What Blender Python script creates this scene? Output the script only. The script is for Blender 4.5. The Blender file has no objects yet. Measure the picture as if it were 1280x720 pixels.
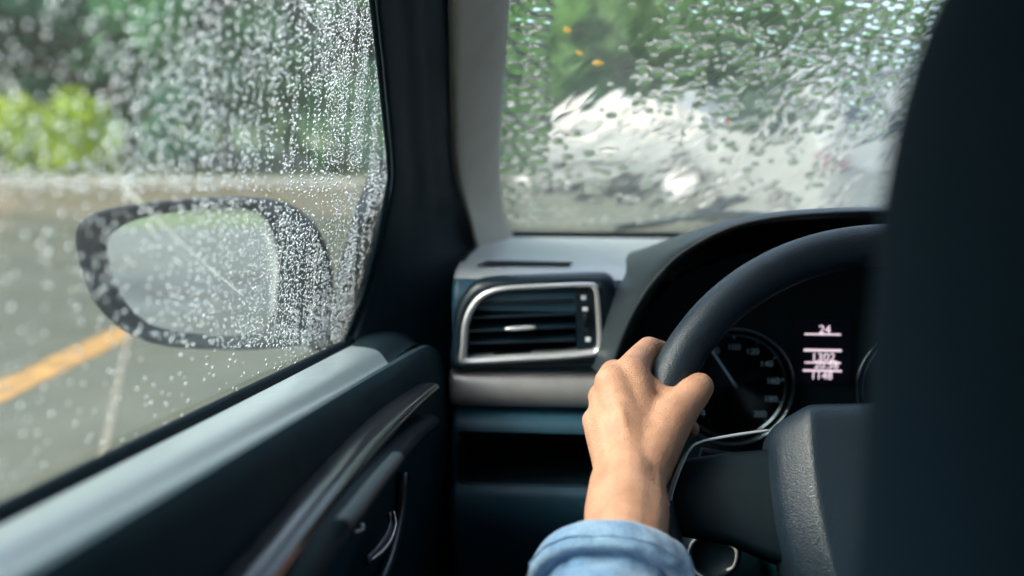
import bpy, bmesh, math, random
import numpy as np
from mathutils import Vector, Matrix

random.seed(7)
rng = np.random.default_rng(11)
S = bpy.context.scene
COL = S.collection
H = 1.2                                   # camera height above the ground

# ------------------------------------------------------------------ camera
F_PX = 1280 * 35 / 36
PITCH = math.atan(220 / F_PX)
YAW = math.atan(90 * math.cos(PITCH) / F_PX)
cam_data = bpy.data.cameras.new("camera")
cam = bpy.data.objects.new("camera", cam_data)
COL.objects.link(cam)
cam_data.lens = 35
cam_data.sensor_width = 36
cam_data.clip_start = 0.01
cam_data.clip_end = 2000
cam.location = (0, 0, H)
cam.rotation_euler = (math.pi / 2 - PITCH, 0, YAW)
cam_data.dof.use_dof = True
cam_data.dof.focus_distance = 0.71
cam_data.dof.aperture_fstop = 3.8
S.camera = cam

# ------------------------------------------------------------------ sky and sun
SUN_EL, SUN_AZ = math.radians(44), math.radians(-108)      # azimuth from +Y, negative = left of the car
world = bpy.data.worlds.new("World")
S.world = world
world.use_nodes = True
nt = world.node_tree
bg = nt.nodes["Background"]
sky = nt.nodes.new("ShaderNodeTexSky")
sky.sky_type = 'NISHITA'
sky.sun_disc = False
sky.sun_elevation = SUN_EL
sky.sun_rotation = SUN_AZ
sky.dust_density = 5
sky.air_density = 1.0
sky.ozone_density = 1.0
hs = nt.nodes.new("ShaderNodeHueSaturation")
hs.inputs["Saturation"].default_value = 0.8
nt.links.new(sky.outputs[0], hs.inputs["Color"])
nt.links.new(hs.outputs[0], bg.inputs["Color"])
bg.inputs["Strength"].default_value = 0.15
sun_data = bpy.data.lights.new("sun", 'SUN')
sun_data.energy = 0.5
sun_data.angle = math.radians(14)
sun_data.color = (1.0, 0.95, 0.87)
sun = bpy.data.objects.new("sun", sun_data)
COL.objects.link(sun)
sd = Vector((math.sin(SUN_AZ) * math.cos(SUN_EL), math.cos(SUN_AZ) * math.cos(SUN_EL), math.sin(SUN_EL)))
sun.rotation_euler = (-sd).to_track_quat('-Z', 'Y').to_euler()

S.view_settings.view_transform = 'Standard'
S.view_settings.look = 'None'
S.view_settings.gamma = 1
S.view_settings.exposure = 2.0
S.render.engine = 'CYCLES'
cy = S.cycles
cy.max_bounces = 8
cy.use_adaptive_sampling = True
cy.adaptive_threshold = 0.02
cy.transmission_bounces = 7
cy.transparent_max_bounces = 16
cy.diffuse_bounces = 3
cy.glossy_bounces = 4
cy.sample_clamp_indirect = 8
cy.blur_glossy = 0.6
cy.use_denoising = True
try:
    cy.denoiser = 'OPENIMAGEDENOISE'
except Exception:
    pass

# ------------------------------------------------------------------ pixel -> place helpers
FW = Vector((-math.sin(YAW) * math.cos(PITCH), math.cos(YAW) * math.cos(PITCH), -math.sin(PITCH)))
RT = Vector((math.cos(YAW), math.sin(YAW), 0))
UP = RT.cross(FW)
C0 = Vector((0, 0, H))


def ray(u, v):
    return FW + RT * ((u - 640) / F_PX) - UP * ((v - 360) / F_PX)


def P(u, v, Y):
    d = ray(u, v)
    return C0 + d * (Y / d.y)


def PX(u, v, X):
    d = ray(u, v)
    return C0 + d * (X / d.x)


def PPL(u, v, p0, n):
    d = ray(u, v)
    return C0 + d * ((p0 - C0).dot(n) / d.dot(n))


def GR(u, v, z=0.0):
    d = ray(u, v)
    return C0 + d * ((z - H) / d.z)


def lerp(a, b, t):
    return a + (b - a) * t


def smooth_curve(pts, n):
    """Catmull-Rom through a list of Vectors, n samples"""
    pts = [Vector(p) for p in pts]
    seg = [0.0]
    for a, b in zip(pts, pts[1:]):
        seg.append(seg[-1] + (b - a).length)
    out = []
    for i in range(n):
        s = seg[-1] * i / (n - 1)
        k = 0
        while k < len(seg) - 2 and seg[k + 1] < s:
            k += 1
        t = (s - seg[k]) / max(seg[k + 1] - seg[k], 1e-9)
        p1, p2 = pts[k], pts[k + 1]
        p0 = pts[k - 1] if k > 0 else p1 * 2 - p2
        p3 = pts[k + 2] if k + 2 < len(pts) else p2 * 2 - p1
        out.append(0.5 * ((2 * p1) + (p2 - p0) * t + (2 * p0 - 5 * p1 + 4 * p2 - p3) * t * t
                          + (3 * p1 - p0 - 3 * p2 + p3) * t ** 3))
    return out


# ------------------------------------------------------------------ materials
def new_mat(name):
    m = bpy.data.materials.new(name)
    m.use_nodes = True
    return m, m.node_tree, m.node_tree.nodes["Principled BSDF"]


def mat(name, col, rough=0.5, metal=0.0, spec=0.5, bump=None, vary=None, rvary=None, **kw):
    """bump=(scale, strength, distance, kind)  vary=(scale, amount)  rvary=(scale, amount)"""
    m, t, b = new_mat(name)
    b.inputs["Base Color"].default_value = (*col, 1)
    b.inputs["Roughness"].default_value = rough
    b.inputs["Metallic"].default_value = metal
    b.inputs["Specular IOR Level"].default_value = spec
    for k, v in kw.items():
        b.inputs[k].default_value = v
    tc = t.nodes.new("ShaderNodeTexCoord")
    if vary:
        n = t.nodes.new("ShaderNodeTexNoise")
        n.inputs["Scale"].default_value = vary[0]
        n.inputs["Detail"].default_value = 6
        t.links.new(tc.outputs["Object"], n.inputs["Vector"])
        mr = t.nodes.new("ShaderNodeMapRange")
        mr.inputs["From Min"].default_value = 0.3
        mr.inputs["From Max"].default_value = 0.7
        mr.inputs["To Min"].default_value = 1 - vary[1]
        mr.inputs["To Max"].default_value = 1 + vary[1]
        t.links.new(n.outputs["Fac"], mr.inputs["Value"])
        mx = t.nodes.new("ShaderNodeMix")
        mx.data_type = 'RGBA'
        mx.blend_type = 'MULTIPLY'
        mx.inputs["Factor"].default_value = 1
        mx.inputs["A"].default_value = (*col, 1)
        t.links.new(mr.outputs[0], mx.inputs["B"])
        t.links.new(mx.outputs["Result"], b.inputs["Base Color"])
    if rvary:
        n = t.nodes.new("ShaderNodeTexNoise")
        n.inputs["Scale"].default_value = rvary[0]
        n.inputs["Detail"].default_value = 5
        t.links.new(tc.outputs["Object"], n.inputs["Vector"])
        mr = t.nodes.new("ShaderNodeMapRange")
        mr.inputs["From Min"].default_value = 0.3
        mr.inputs["From Max"].default_value = 0.7
        mr.inputs["To Min"].default_value = max(0.02, rough - rvary[1])
        mr.inputs["To Max"].default_value = rough + rvary[1]
        t.links.new(n.outputs["Fac"], mr.inputs["Value"])
        t.links.new(mr.outputs[0], b.inputs["Roughness"])
    if bump:
        sc, st, di, kind = bump
        if kind == 'leather':
            n = t.nodes.new("ShaderNodeTexVoronoi")
            n.feature = 'SMOOTH_F1'
            n.inputs["Scale"].default_value = sc
            n.inputs["Randomness"].default_value = 1
            out = n.outputs["Distance"]
        else:
            n = t.nodes.new("ShaderNodeTexNoise")
            n.inputs["Scale"].default_value = sc
            n.inputs["Detail"].default_value = 3
            out = n.outputs["Fac"]
        t.links.new(tc.outputs["Object"], n.inputs["Vector"])
        bp = t.nodes.new("ShaderNodeBump")
        bp.inputs["Strength"].default_value = st
        bp.inputs["Distance"].default_value = di
        bp.invert = kind == 'leather'
        t.links.new(out, bp.inputs["Height"])
        t.links.new(bp.outputs[0], b.inputs["Normal"])
    return m


def leaf_mat(name, c1, c2, scale=0.6, trans=0.35):
    m, t, b = new_mat(name)
    tc = t.nodes.new("ShaderNodeTexCoord")
    n = t.nodes.new("ShaderNodeTexNoise")
    n.inputs["Scale"].default_value = scale
    n.inputs["Detail"].default_value = 4
    t.links.new(tc.outputs["Object"], n.inputs["Vector"])
    r = t.nodes.new("ShaderNodeValToRGB")
    r.color_ramp.elements[0].position = 0.35
    r.color_ramp.elements[0].color = (*c1, 1)
    r.color_ramp.elements[1].position = 0.65
    r.color_ramp.elements[1].color = (*c2, 1)
    t.links.new(n.outputs["Fac"], r.inputs["Fac"])
    t.links.new(r.outputs[0], b.inputs["Base Color"])
    b.inputs["Roughness"].default_value = 0.45
    tr = t.nodes.new("ShaderNodeBsdfTranslucent")
    t.links.new(r.outputs[0], tr.inputs["Color"])
    mx = t.nodes.new("ShaderNodeMixShader")
    mx.inputs[0].default_value = trans
    t.links.new(b.outputs[0], mx.inputs[1])
    t.links.new(tr.outputs[0], mx.inputs[2])
    t.links.new(mx.outputs[0], t.nodes["Material Output"].inputs["Surface"])
    return m


def pane_mat(name, tint=(0.86, 0.95, 0.92), mist=0.0):
    m, t, b = new_mat(name)
    t.nodes.remove(b)
    tr = t.nodes.new("ShaderNodeBsdfTransparent")
    tr.inputs[0].default_value = (*tint, 1)
    gl = t.nodes.new("ShaderNodeBsdfGlossy")
    gl.inputs["Roughness"].default_value = 0.02
    # Schlick reflectance, the same from both sides of the thin pane
    ge = t.nodes.new("ShaderNodeNewGeometry")
    dt = t.nodes.new("ShaderNodeVectorMath")
    dt.operation = 'DOT_PRODUCT'
    t.links.new(ge.outputs["Normal"], dt.inputs[0])
    t.links.new(ge.outputs["Incoming"], dt.inputs[1])
    prev = dt.outputs["Value"]
    for op, v0 in (('ABSOLUTE', None), ('SUBTRACT', 1.0), ('POWER', 5.0), ('MULTIPLY_ADD', 0.55)):
        mn = t.nodes.new("ShaderNodeMath")
        mn.operation = op
        mn.use_clamp = op != 'ABSOLUTE'
        if op == 'SUBTRACT':
            mn.inputs[0].default_value = v0
            t.links.new(prev, mn.inputs[1])
        else:
            t.links.new(prev, mn.inputs[0])
            if v0 is not None:
                mn.inputs[1].default_value = v0
            if op == 'MULTIPLY_ADD':
                mn.inputs[2].default_value = 0.04
        prev = mn.outputs[0]
    mx = t.nodes.new("ShaderNodeMixShader")
    t.links.new(prev, mx.inputs[0])
    src = tr.outputs[0]
    if mist:
        # condensation: a little of the light is scattered by the damp glass
        tl = t.nodes.new("ShaderNodeBsdfTranslucent")
        tl.inputs[0].default_value = (0.93, 0.97, 0.95, 1)
        m2 = t.nodes.new("ShaderNodeMixShader")
        tcn = t.nodes.new("ShaderNodeTexCoord")
        nz = t.nodes.new("ShaderNodeTexNoise")
        nz.inputs["Scale"].default_value = 7
        nz.inputs["Detail"].default_value = 4
        t.links.new(tcn.outputs["Object"], nz.inputs["Vector"])
        mr = t.nodes.new("ShaderNodeMapRange")
        mr.inputs["To Min"].default_value = mist * 0.4
        mr.inputs["To Max"].default_value = mist * 1.6
        t.links.new(nz.outputs["Fac"], mr.inputs["Value"])
        t.links.new(mr.outputs[0], m2.inputs[0])
        t.links.new(tr.outputs[0], m2.inputs[1])
        t.links.new(tl.outputs[0], m2.inputs[2])
        src = m2.outputs[0]
    t.links.new(src, mx.inputs[1])
    t.links.new(gl.outputs[0], mx.inputs[2])
    t.links.new(mx.outputs[0], t.nodes["Material Output"].inputs["Surface"])
    return m


def water_mat(name, rough=0.0):
    m, t, b = new_mat(name)
    t.nodes.remove(b)
    g = t.nodes.new("ShaderNodeBsdfGlass")
    g.inputs["IOR"].default_value = 1.33
    g.inputs["Roughness"].default_value = rough
    t.links.new(g.outputs[0], t.nodes["Material Output"].inputs["Surface"])
    return m


def emit_mat(name, col, strength):
    m, t, b = new_mat(name)
    b.inputs["Base Color"].default_value = (0.02, 0.02, 0.02, 1)
    b.inputs["Emission Color"].default_value = (*col, 1)
    b.inputs["Emission Strength"].default_value = strength
    return m


M = {}
M['plastic'] = mat('dark_plastic', (0.0035, 0.0185, 0.026), 0.6, spec=0.05, bump=(900, 0.25, 0.0006, 'leather'), rvary=(40, 0.04))
M['fascia'] = mat('blue_grey_fascia_plastic', (0.020, 0.068, 0.105), 0.42, spec=0.4, bump=(900, 0.25, 0.0006, 'leather'), rvary=(40, 0.04))
M['plastic_smooth'] = mat('smooth_dark_plastic', (0.0055, 0.016, 0.026), 0.35, spec=0.45, rvary=(60, 0.05))
M['door_top_lit'] = mat('door_top_lit_plastic', (0.18, 0.222, 0.24), 0.32, spec=1.0, bump=(800, 0.3, 0.0006, 'leather'), rvary=(30, 0.04))  # window sheen on the shelf put into a lighter base colour
M['door_top_shaded'] = mat('door_top_shaded_plastic', (0.022, 0.042, 0.055), 0.34, spec=0.6, bump=(800, 0.3, 0.0006, 'leather'))  # darker copy of the shelf plastic, shading painted in past the lit edge
M['dash_top'] = mat('dash_top_sheen_plastic', (0.50, 0.515, 0.505), 0.36, spec=0.9, bump=(900, 0.25, 0.0005, 'leather'), rvary=(30, 0.04))  # windscreen sheen put into the pale base colour
M['hood'] = mat('dark_hood_plastic', (0.03, 0.042, 0.05), 0.42, spec=0.6, bump=(900, 0.25, 0.0005, 'leather'))
M['black'] = mat('black_plastic', (0.0025, 0.0095, 0.0140), 0.55, spec=0.2)
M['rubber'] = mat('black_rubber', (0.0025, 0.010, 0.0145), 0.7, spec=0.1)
M['silver'] = mat('brushed_silver_trim', (0.37, 0.36, 0.355), 0.36, metal=0.35, bump=(1500, 0.06, 0.0003, 'noise'), vary=(60, 0.06))
M['chrome'] = mat('satin_chrome', (0.74, 0.75, 0.76), 0.26, metal=0.6)
M['trimstrip'] = mat('dark_gloss_trim', (0.032, 0.036, 0.042), 0.16, metal=0.2)
M['pillar'] = mat('beige_pillar_trim', (0.31, 0.30, 0.255), 0.8, bump=(1200, 0.2, 0.0005, 'noise'), vary=(25, 0.06))
M['leather'] = mat('grained_black_leather', (0.011, 0.021, 0.032), 0.38, spec=0.48, bump=(1350, 0.45, 0.0007, 'leather'))
M['seat'] = mat('dark_seat_cloth', (0.0012, 0.0058, 0.0105), 0.85, spec=0.05, bump=(700, 0.2, 0.001, 'noise'))
M['lining'] = mat('pale_grey_roof_lining', (0.52, 0.53, 0.51), 0.9, bump=(900, 0.2, 0.001, 'noise'))
M['carpet'] = mat('dark_carpet', (0.012, 0.017, 0.022), 0.95, bump=(600, 0.4, 0.002, 'noise'))
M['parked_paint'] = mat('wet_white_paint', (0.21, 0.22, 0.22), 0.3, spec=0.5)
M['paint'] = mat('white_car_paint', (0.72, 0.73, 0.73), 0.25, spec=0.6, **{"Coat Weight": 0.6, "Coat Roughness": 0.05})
M['carglass'] = mat('dark_car_glass', (0.012, 0.02, 0.022), 0.06, spec=0.8)
M['tyre'] = mat('tyre_rubber', (0.018, 0.018, 0.018), 0.75, bump=(60, 0.3, 0.004, 'noise'))
M['redlamp'] = mat('red_lamp_plastic', (0.13, 0.07, 0.065), 0.15)
M['pane'] = pane_mat('misted_side_pane', mist=0.011)
M['screen'] = pane_mat('misted_windscreen_pane', mist=0.045)
M['passenger_glass'] = pane_mat('added_dark_tint_pane', (0.12, 0.15, 0.15))  # dark tint added to cut cabin fill and reflections in the side glass
M['tinted'] = pane_mat('tinted_window_pane', (0.80, 0.88, 0.86))
M['water'] = water_mat('rain_water')
def milky_mat():
    m, t, b = new_mat('milky_water')
    t.nodes.remove(b)
    g = t.nodes.new("ShaderNodeBsdfGlass")
    g.inputs["IOR"].default_value = 1.33
    g.inputs["Roughness"].default_value = 0.1
    d = t.nodes.new("ShaderNodeBsdfTranslucent")
    d.inputs[0].default_value = (0.9, 0.92, 0.92, 1)
    x = t.nodes.new("ShaderNodeMixShader")
    x.inputs[0].default_value = 0.12
    t.links.new(g.outputs[0], x.inputs[1])
    t.links.new(d.outputs[0], x.inputs[2])
    t.links.new(x.outputs[0], t.nodes["Material Output"].inputs["Surface"])
    return m


M['milky'] = milky_mat()
M['film'] = water_mat('rippled_rain_water', 0.02)
M['mirror'] = mat('mirror_glass', (0.78, 0.82, 0.82), 0.015, metal=1.0)
M['white_mark'] = mat('pale_print', (0.75, 0.77, 0.78), 0.5)
M['dim_print'] = mat('dim_gauge_print', (0.16, 0.25, 0.33), 0.5)
M['needle'] = mat('pale_blue_needle', (0.30, 0.50, 0.68), 0.45)
M['lit'] = emit_mat('lit_display_segment', (1.0, 0.80, 0.90), 0.26)
M['display'] = mat('dark_display_glass', (0.005, 0.006, 0.016), 0.3)
M['denim'] = None


def skin_material():
    m, t, b = new_mat('skin')
    tc = t.nodes.new("ShaderNodeTexCoord")
    n = t.nodes.new("ShaderNodeTexNoise")
    n.inputs["Scale"].default_value = 55
    n.inputs["Detail"].default_value = 8
    n.inputs["Roughness"].default_value = 0.65
    t.links.new(tc.outputs["Object"], n.inputs["Vector"])
    r = t.nodes.new("ShaderNodeValToRGB")
    r.color_ramp.elements[0].position = 0.3
    r.color_ramp.elements[0].color = (0.36, 0.180, 0.105, 1)
    r.color_ramp.elements[1].position = 0.7
    r.color_ramp.elements[1].color = (0.50, 0.275, 0.175, 1)
    t.links.new(n.outputs["Fac"], r.inputs["Fac"])
    t.links.new(r.outputs[0], b.inputs["Base Color"])
    b.inputs["Roughness"].default_value = 0.5
    b.inputs["Specular IOR Level"].default_value = 0.4
    b.inputs["Subsurface Weight"].default_value = 0.18
    b.inputs["Subsurface Radius"].default_value = (1.0, 0.35, 0.18)
    b.inputs["Subsurface Scale"].default_value = 0.004
    v = t.nodes.new("ShaderNodeTexVoronoi")
    v.feature = 'DISTANCE_TO_EDGE'
    v.inputs["Scale"].default_value = 520
    t.links.new(tc.outputs["Object"], v.inputs["Vector"])
    bp = t.nodes.new("ShaderNodeBump")
    bp.inputs["Strength"].default_value = 0.6
    bp.inputs["Distance"].default_value = 0.0011
    t.links.new(v.outputs["Distance"], bp.inputs["Height"])
    n2 = t.nodes.new("ShaderNodeTexNoise")
    n2.inputs["Scale"].default_value = 170
    n2.inputs["Detail"].default_value = 4
    t.links.new(tc.outputs["Object"], n2.inputs["Vector"])
    bp2 = t.nodes.new("ShaderNodeBump")
    bp2.inputs["Strength"].default_value = 0.22
    bp2.inputs["Distance"].default_value = 0.0009
    t.links.new(n2.outputs["Fac"], bp2.inputs["Height"])
    t.links.new(bp.outputs[0], bp2.inputs["Normal"])
    mp_ = t.nodes.new("ShaderNodeMapping")
    mp_.inputs["Scale"].default_value = (70, 260, 330)
    t.links.new(tc.outputs["Object"], mp_.inputs["Vector"])
    n4 = t.nodes.new("ShaderNodeTexNoise")
    n4.inputs["Scale"].default_value = 1.0
    n4.inputs["Detail"].default_value = 3
    t.links.new(mp_.outputs[0], n4.inputs["Vector"])
    bp3 = t.nodes.new("ShaderNodeBump")
    bp3.inputs["Strength"].default_value = 0.35
    bp3.inputs["Distance"].default_value = 0.0012
    t.links.new(n4.outputs["Fac"], bp3.inputs["Height"])
    t.links.new(bp2.outputs[0], bp3.inputs["Normal"])
    t.links.new(bp3.outputs[0], b.inputs["Normal"])
    return m


def denim_material(name, ca, cb):
    m, t, b = new_mat(name)
    tc = t.nodes.new("ShaderNodeTexCoord")
    n = t.nodes.new("ShaderNodeTexNoise")
    n.inputs["Scale"].default_value = 45
    n.inputs["Detail"].default_value = 7
    n.inputs["Roughness"].default_value = 0.7
    t.links.new(tc.outputs["Object"], n.inputs["Vector"])
    n2 = t.nodes.new("ShaderNodeTexNoise")
    n2.inputs["Scale"].default_value = 700
    n2.inputs["Detail"].default_value = 2
    t.links.new(tc.outputs["Object"], n2.inputs["Vector"])
    ad = t.nodes.new("ShaderNodeMath")
    ad.operation = 'MULTIPLY_ADD'
    ad.inputs[1].default_value = 0.6
    t.links.new(n2.outputs["Fac"], ad.inputs[0])
    t.links.new(n.outputs["Fac"], ad.inputs[2])
    r = t.nodes.new("ShaderNodeValToRGB")
    r.color_ramp.elements[0].position = 0.6
    r.color_ramp.elements[0].color = (*ca, 1)
    r.color_ramp.elements[1].position = 1.0
    r.color_ramp.elements[1].color = (*cb, 1)
    t.links.new(ad.outputs[0], r.inputs["Fac"])
    t.links.new(r.outputs[0], b.inputs["Base Color"])
    b.inputs["Roughness"].default_value = 0.9
    b.inputs["Sheen Weight"].default_value = 0.3
    bp = t.nodes.new("ShaderNodeBump")
    bp.inputs["Strength"].default_value = 0.5
    bp.inputs["Distance"].default_value = 0.0008
    t.links.new(n2.outputs["Fac"], bp.inputs["Height"])
    t.links.new(bp.outputs[0], b.inputs["Normal"])
    return m


M['skin'] = skin_material()
M['denim'] = denim_material('blue_denim', (0.05, 0.13, 0.26), (0.17, 0.31, 0.47))
M['denim_cuff'] = denim_material('pale_blue_denim', (0.075, 0.165, 0.30), (0.23, 0.35, 0.48))
M['hair'] = mat('dark_hair', (0.012, 0.010, 0.010), 0.4)


# ------------------------------------------------------------------ object helpers
def link(o, parent=None, loc=None):
    COL.objects.link(o)
    if parent is not None:
        o.parent = parent
        if parent.type == 'EMPTY' and parent.get("_abs"):
            o.matrix_parent_inverse = Matrix.Translation(-Vector(parent.location))
    return o


def tag(o, label=None, cat=None, group=None, kind=None):
    if label:
        o["label"] = label
    if cat:
        o["category"] = cat
    if group:
        o["group"] = group
    if kind:
        o["kind"] = kind
    return o


def empty(name, loc, label=None, cat=None, group=None, absolute=True):
    o = bpy.data.objects.new(name, None)
    o.location = loc
    o.empty_display_size = 0.1
    if absolute:
        o["_abs"] = 1
    COL.objects.link(o)
    return tag(o, label, cat, group)


def obj(name, verts, faces, m, parent=None, smooth=True, bevel=0, seg=2, label=None):
    me = bpy.data.meshes.new(name)
    me.from_pydata([tuple(v) for v in verts], [], faces)
    me.update()
    bm = bmesh.new()
    bm.from_mesh(me)
    bmesh.ops.recalc_face_normals(bm, faces=bm.faces)
    bm.to_mesh(me)
    bm.free()
    me.materials.append(m)
    if smooth:
        me.shade_smooth()
    o = bpy.data.objects.new(name, me)
    link(o, parent)
    if bevel:
        b = o.modifiers.new("bevel", 'BEVEL')
        b.width = bevel
        b.segments = seg
        b.limit_method = 'ANGLE'
        b.angle_limit = math.radians(35)
        b.harden_normals = False
        w = o.modifiers.new("wn", 'WEIGHTED_NORMAL')
        w.keep_sharp = True
    if label:
        o["label"] = label
    return o


def grid_faces(nr, nc, close_c=False, off=0):
    f = []
    for i in range(nr - 1):
        for j in range(nc if close_c else nc - 1):
            k = (j + 1) % nc
            f.append((off + i * nc + j, off + i * nc + k, off + (i + 1) * nc + k, off + (i + 1) * nc + j))
    return f


def loft(name, rows, m, parent=None, close=False, cap=False, sub=0, thick=0, label=None, skip=None):
    nc = len(rows[0])
    v = [p for r in rows for p in r]
    f = grid_faces(len(rows), nc, close)
    if skip:
        f = [q for q in f if not skip(sum((Vector(v[i]) for i in q), Vector()) / 4)]
    if cap:
        f.append(tuple(range(nc)))
        f.append(tuple((len(rows) - 1) * nc + j for j in range(nc)))
    o = obj(name, v, f, m, parent, label=label)
    if thick:
        s = o.modifiers.new("solid", 'SOLIDIFY')
        s.thickness = thick
        s.offset = 0
    if sub:
        s = o.modifiers.new("sub", 'SUBSURF')
        s.levels = s.render_levels = sub
    return o


def frames(path):
    """parallel transported frames along a polyline"""
    T = []
    for i in range(len(path)):
        a = path[max(i - 1, 0)]
        b = path[min(i + 1, len(path) - 1)]
        T.append((b - a).normalized())
    ref = Vector((0, 0, 1)) if abs(T[0].z) < 0.9 else Vector((1, 0, 0))
    n = (ref - T[0] * ref.dot(T[0])).normalized()
    out = []
    for t in T:
        n = (n - t * n.dot(t)).normalized()
        out.append((t, n, t.cross(n)))
    return out


def tube(name, path, rad, m, parent=None, seg=12, closed=False, flat=1.0, cap=True, label=None):
    path = [Vector(p) for p in path]
    fr = frames(path)
    rows = []
    for i, (p, (t, n, b)) in enumerate(zip(path, fr)):
        r = rad(i / (len(path) - 1)) if callable(rad) else rad
        rows.append([p + n * (r * math.cos(a)) + b * (r * flat * math.sin(a))
                     for a in [2 * math.pi * k / seg for k in range(seg)]])
    if closed:
        rows.append(rows[0])
        cap = False
    return loft(name, rows, m, parent, close=True, cap=cap, label=label)


def box(name, lo, hi, m, parent=None, bevel=0.0, label=None):
    x0, y0, z0 = lo
    x1, y1, z1 = hi
    v = [(x0, y0, z0), (x1, y0, z0), (x1, y1, z0), (x0, y1, z0), (x0, y0, z1), (x1, y0, z1), (x1, y1, z1), (x0, y1, z1)]
    f = [(0, 1, 2, 3), (4, 7, 6, 5), (0, 4, 5, 1), (1, 5, 6, 2), (2, 6, 7, 3), (3, 7, 4, 0)]
    return obj(name, v, f, m, parent, smooth=bool(bevel), bevel=bevel, label=label)


def plate(name, pts, d, m, parent=None, bevel=0, smooth=None, label=None):
    """closed outline of Vectors extruded by vector d"""
    pts = [Vector(p) for p in pts]
    n = len(pts)
    v = pts + [p + Vector(d) for p in pts]
    f = [tuple(range(n)), tuple(range(2 * n - 1, n - 1, -1))]
    f += [(i, (i + 1) % n, n + (i + 1) % n, n + i) for i in range(n)]
    return obj(name, v, f, m, parent, smooth=bool(bevel) if smooth is None else smooth, bevel=bevel, label=label)


def ring(name, outer, inner, d, m, parent=None, bevel=0, label=None):
    """frame between two closed outlines with equal point counts, extruded by d"""
    n = len(outer)
    d = Vector(d)
    v = list(outer) + list(inner) + [p + d for p in outer] + [p + d for p in inner]
    f = []
    for i in range(n):
        k = (i + 1) % n
        f += [(i, k, n + k, n + i), (2 * n + i, 3 * n + i, 3 * n + k, 2 * n + k),
              (i, 2 * n + i, 2 * n + k, k), (n + i, n + k, 3 * n + k, 3 * n + i)]
    return obj(name, v, f, m, parent, bevel=bevel, label=label)


def closed_curve(pts, n):
    pts = [Vector(p) for p in pts]
    k = len(pts)
    ext = smooth_curve(pts[-2:] + pts + pts[:3], 40 * k)
    # keep the closed stretch between pts[0] and the repeated pts[0]
    i0 = min(range(len(ext) // 2), key=lambda i: (ext[i] - pts[0]).length)
    i1 = max(range(len(ext) // 2, len(ext)), key=lambda i: -(ext[i] - pts[0]).length)
    seg = ext[i0:i1]
    L = [0]
    for a, b in zip(seg, seg[1:] + seg[:1]):
        L.append(L[-1] + (b - a).length)
    out = []
    j = 0
    for i in range(n):
        s = L[-1] * i / n
        while L[j + 1] < s:
            j += 1
        t = (s - L[j]) / max(L[j + 1] - L[j], 1e-9)
        out.append(lerp(seg[j], seg[(j + 1) % len(seg)], t))
    return out


def apply_mods(o):
    dg = bpy.context.evaluated_depsgraph_get()
    me = bpy.data.meshes.new_from_object(o.evaluated_get(dg))
    o.modifiers.clear()
    old = o.data
    o.data = me
    me.name = old.name
    me.shade_smooth()


# value noise on numpy arrays
_tab = rng.random((256, 256))


def vnoise(x, y):
    xi, yi = np.floor(x).astype(int), np.floor(y).astype(int)
    fx, fy = x - xi, y - yi
    fx, fy = fx * fx * fx * (fx * (fx * 6 - 15) + 10), fy * fy * fy * (fy * (fy * 6 - 15) + 10)
    g = lambda a, b: _tab[a % 256, b % 256]
    return (g(xi, yi) * (1 - fx) + g(xi + 1, yi) * fx) * (1 - fy) + (g(xi, yi + 1) * (1 - fx) + g(xi + 1, yi + 1) * fx) * fy


# ================================================================== OUTSIDE: ground, planting, parked cars
def ground_mat(name, c1, c2, rough, scale, wet=0.15):
    m, t, b = new_mat(name)
    tc = t.nodes.new("ShaderNodeTexCoord")
    n = t.nodes.new("ShaderNodeTexNoise")
    n.inputs["Scale"].default_value = scale
    n.inputs["Detail"].default_value = 9
    n.inputs["Roughness"].default_value = 0.65
    t.links.new(tc.outputs["Object"], n.inputs["Vector"])
    r = t.nodes.new("ShaderNodeValToRGB")
    r.color_ramp.elements[0].position = 0.35
    r.color_ramp.elements[0].color = (*c1, 1)
    r.color_ramp.elements[1].position = 0.68
    r.color_ramp.elements[1].color = (*c2, 1)
    t.links.new(n.outputs["Fac"], r.inputs["Fac"])
    t.links.new(r.outputs[0], b.inputs["Base Color"])
    n2 = t.nodes.new("ShaderNodeTexNoise")
    n2.inputs["Scale"].default_value = scale * 0.35
    t.links.new(tc.outputs["Object"], n2.inputs["Vector"])
    mr = t.nodes.new("ShaderNodeMapRange")
    mr.inputs["From Min"].default_value = 0.35
    mr.inputs["From Max"].default_value = 0.65
    mr.inputs["To Min"].default_value = rough - wet
    mr.inputs["To Max"].default_value = rough + wet
    t.links.new(n2.outputs["Fac"], mr.inputs["Value"])
    t.links.new(mr.outputs[0], b.inputs["Roughness"])
    n3 = t.nodes.new("ShaderNodeTexNoise")
    n3.inputs["Scale"].default_value = 60
    n3.inputs["Detail"].default_value = 5
    t.links.new(tc.outputs["Object"], n3.inputs["Vector"])
    bp = t.nodes.new("ShaderNodeBump")
    bp.inputs["Strength"].default_value = 0.4
    bp.inputs["Distance"].default_value = 0.006
    t.links.new(n3.outputs["Fac"], bp.inputs["Height"])
    t.links.new(bp.outputs[0], b.inputs["Normal"])
    return m


def sheet(name, x0, x1, y0, y1, z, m, label=None):
    o = obj(name, [(x0, y0, z), (x1, y0, z), (x1, y1, z), (x0, y1, z)], [(0, 1, 2, 3)], m, smooth=False)
    o["kind"] = "structure"
    if label:
        o["label"] = label
    return o


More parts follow.
